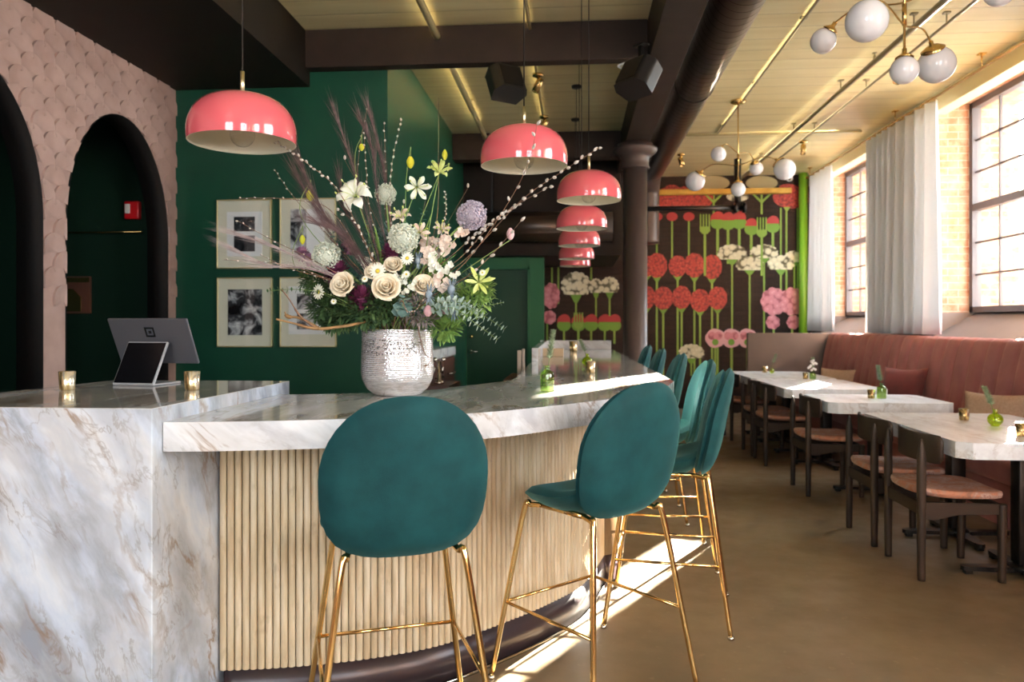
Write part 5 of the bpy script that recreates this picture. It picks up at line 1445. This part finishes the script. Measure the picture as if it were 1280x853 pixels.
# eucalyptus
def euca(pts,label,n,L,mt,wr=.9,start=.15,r=.002):
    path = crom([rootpt()]+[W(*q) for q in pts], 8); t,p = fthing('eucalyptus_stem',label,'foliage',path,r,.001,'stem_green',group='eucalyptus stems in the silver vase'); m=MB()
    for i in range(n):
        a=start+(1-start)*(i+.5)/n; q,tg=along(p,min(.99,a)); s=tg.cross(Vector((0,0,1))).normalized()
        if s.length<.1: s=Vector((1,0,0))
        b=s.cross(tg); an=i*PI/2+rnd.uniform(-.3,.3)
        for sg in (-1,1):
            d=((s*math.cos(an)+b*math.sin(an))*sg+tg*.45).normalized(); leaf(m,q,d,L*(1.25-.6*a)*rnd.uniform(.85,1.1),L*wr*(1.2-.5*a),up=tg,curl=.12)
    m.build('leaves',MV[mt],t)
euca([(540,390,-.2),(570,378,-.28),(600,392,-.3),(631,412,-.3)],'silver grey eucalyptus spray hanging farthest out beside the vase',22,.032,'leaf_grey',start=.3)
euca([(535,395,-.2),(565,385,-.3),(595,405,-.33),(622,425,-.33)],'silver grey eucalyptus spray drooping lowest beside the vase',20,.030,'leaf_grey',start=.3)
euca([(530,390,-.2),(560,378,-.26),(590,385,-.25),(600,398,-.25)],'silver eucalyptus spray close above the drooping ones',18,.028,'leaf_grey',start=.25)
euca([(540,380,-.1),(580,378,-.1),(605,382,-.1),(630,378,-.1)],'small eucalyptus tip with narrow leaves toward the green door',13,.02,'leaf_grey',.5,start=.45)
euca([(450,390,-.15),(410,368,-.2),(370,362,-.24),(334,364,-.25)],'dark eucalyptus spray reaching across the lower picture frames',17,.024,'leaf_dark',start=.42)
euca([(560,370,0),(580,350,0),(592,335,0)],'grey green eucalyptus with broad round leaves behind the yellow green lily',12,.05,'leaf_grey_green',start=.45)
euca([(500,392,-.22),(503,385,-.25),(505,372,-.26)],'grey eucalyptus with round leaves just over the vase rim',10,.045,'leaf_grey_green',start=.3)
euca([(470,360,.0),(462,310,.0),(460,275,0)],'grey green eucalyptus rising inside the bouquet behind the roses',12,.035,'leaf_grey_green',start=.3)
euca([(500,350,.05),(520,300,.05),(530,262,.05)],'upright eucalyptus behind the pale pink lilies',12,.035,'leaf_grey_green',start=.3)
euca([(440,360,.03),(425,320,.03),(415,290,.03)],'grey eucalyptus behind the greenish allium',10,.035,'leaf_grey_green',start=.3)
# foliage masses
for i,(u,v,dd,h_,mt_,n_,lab) in enumerate(((455,322,.0,.05,'petal_white',9,'tiny white blossom cluster behind the roses toward the frames'),(538,312,-.12,.07,'petal_pink',14,'cream pink blossom spike directly beside the red throated lily'),(500,345,-.16,.04,'petal_white',10,'small white filler blossoms between rose bud and middle rose'),(553,345,-.16,.06,'petal_pink',12,'cream pink blossoms above the sea holly'),(543,300,.02,.1,'petal_pink',14,'tall pale pink blossom spike toward the back of the bouquet'))):
    stock(u,v,dd,h_,lab,mt_,n_,.014 if n_<11 else .018)
def mass(label, cs, n, L, w, mt, name='foliage'):
    t = thing(name, VP+Vector((0,0,.27)), 0, label, 'foliage', None); o = VP+Vector((0,0,.27)); m=MB(); stems=MB()
    for (u,v,dd,ra,rb) in cs:
        c=W(u,v,dd)-o; stems.tube(crom([Vector((0,0,-.08)), c*.5+Vector((0,0,.03)), c],4),.002,5)
        for i in range(n):
            d=Vector((rnd.gauss(0,1),rnd.gauss(0,1),rnd.gauss(0,1))).normalized(); k=rnd.random()**.4
            q=c+Vector((d.x*ra*k,d.y*min(ra,rb)*k,d.z*rb*k)); dd_=(d+Vector((0,-.3,.2))+Vector((rnd.gauss(0,.4),rnd.gauss(0,.4),rnd.gauss(0,.4)))).normalized(); leaf(m,q,dd_,L*rnd.uniform(.6,1.2),w*rnd.uniform(.7,1.2),curl=.2)
    stems.build('stems', MV['stem_green'], t); m.build('leaves', MV[mt], t); t['kind']='stuff'
mass('dark fern-like foliage filling the frame side of the bouquet over the vase rim',[(425,375,-.05,.11,.07),(450,392,-.15,.13,.055),(405,385,-.1,.06,.05),(475,385,-.15,.09,.05),(420,402,-.12,.07,.03),(395,350,0,.06,.05)],520,.034,.012,'leaf_dark')
mass('fresh green foliage on the door side of the bouquet',[(585,375,-.1,.10,.06),(560,390,-.1,.08,.055),(600,362,-.05,.05,.05),(555,412,-.15,.06,.035),(545,340,.05,.06,.05)],330,.034,.011,'leaf_green')
mass('grey green foliage deep in the middle of the bouquet',[(500,380,-.05,.12,.06),(520,350,.05,.10,.08),(470,345,.08,.10,.08),(490,310,.12,.09,.09),(540,320,.1,.08,.07)],260,.036,.014,'leaf_grey_green')
mass('brown dried stems and leaves low in the front of the bouquet',[(520,385,-.18,.07,.05),(530,400,-.2,.05,.02),(515,365,-.12,.06,.05)],110,.03,.006,'plume_pale','dried_foliage')
def blade(tip,label,w,mt='leaf_green',sq=None):
    path=spath(W(*tip)) ; o=path[0].copy(); t=thing('long_leaf',o,0,label,'leaf',None); p=[x-o for x in path]; n=len(p)
    vs=[]; 
    for i,q in enumerate(p):
        k=i/(n-1); ww=w*(max(0,math.sin(PI*min(1,.15+.85*k)))**.6)*(1 if k>.4 else .35); s=Vector((.85,-.5,.2)).normalized(); vs += [q-s*ww, q+s*ww]
    m=MB().add(vs,[(2*i,2*i+1,2*i+3,2*i+2) for i in range(n-1)],True); oo=m.build('blade',MV[mt],t); oo.modifiers.new('s','SOLIDIFY').thickness=.0012
blade((468,282,-.1),'broad green leaf blade pointing up beside the large white lily',.014)
blade((570,318,-.05),'bright green leaf blade near the mauve allium stalk',.014)
blade((540,265,.05),'narrow green leaf blade under the white lilies',.011)
vs = scene.view_settings; vs.view_transform='Standard'; vs.look='None'; vs.gamma=1; vs.use_curve_mapping=False; vs.exposure=-0.5
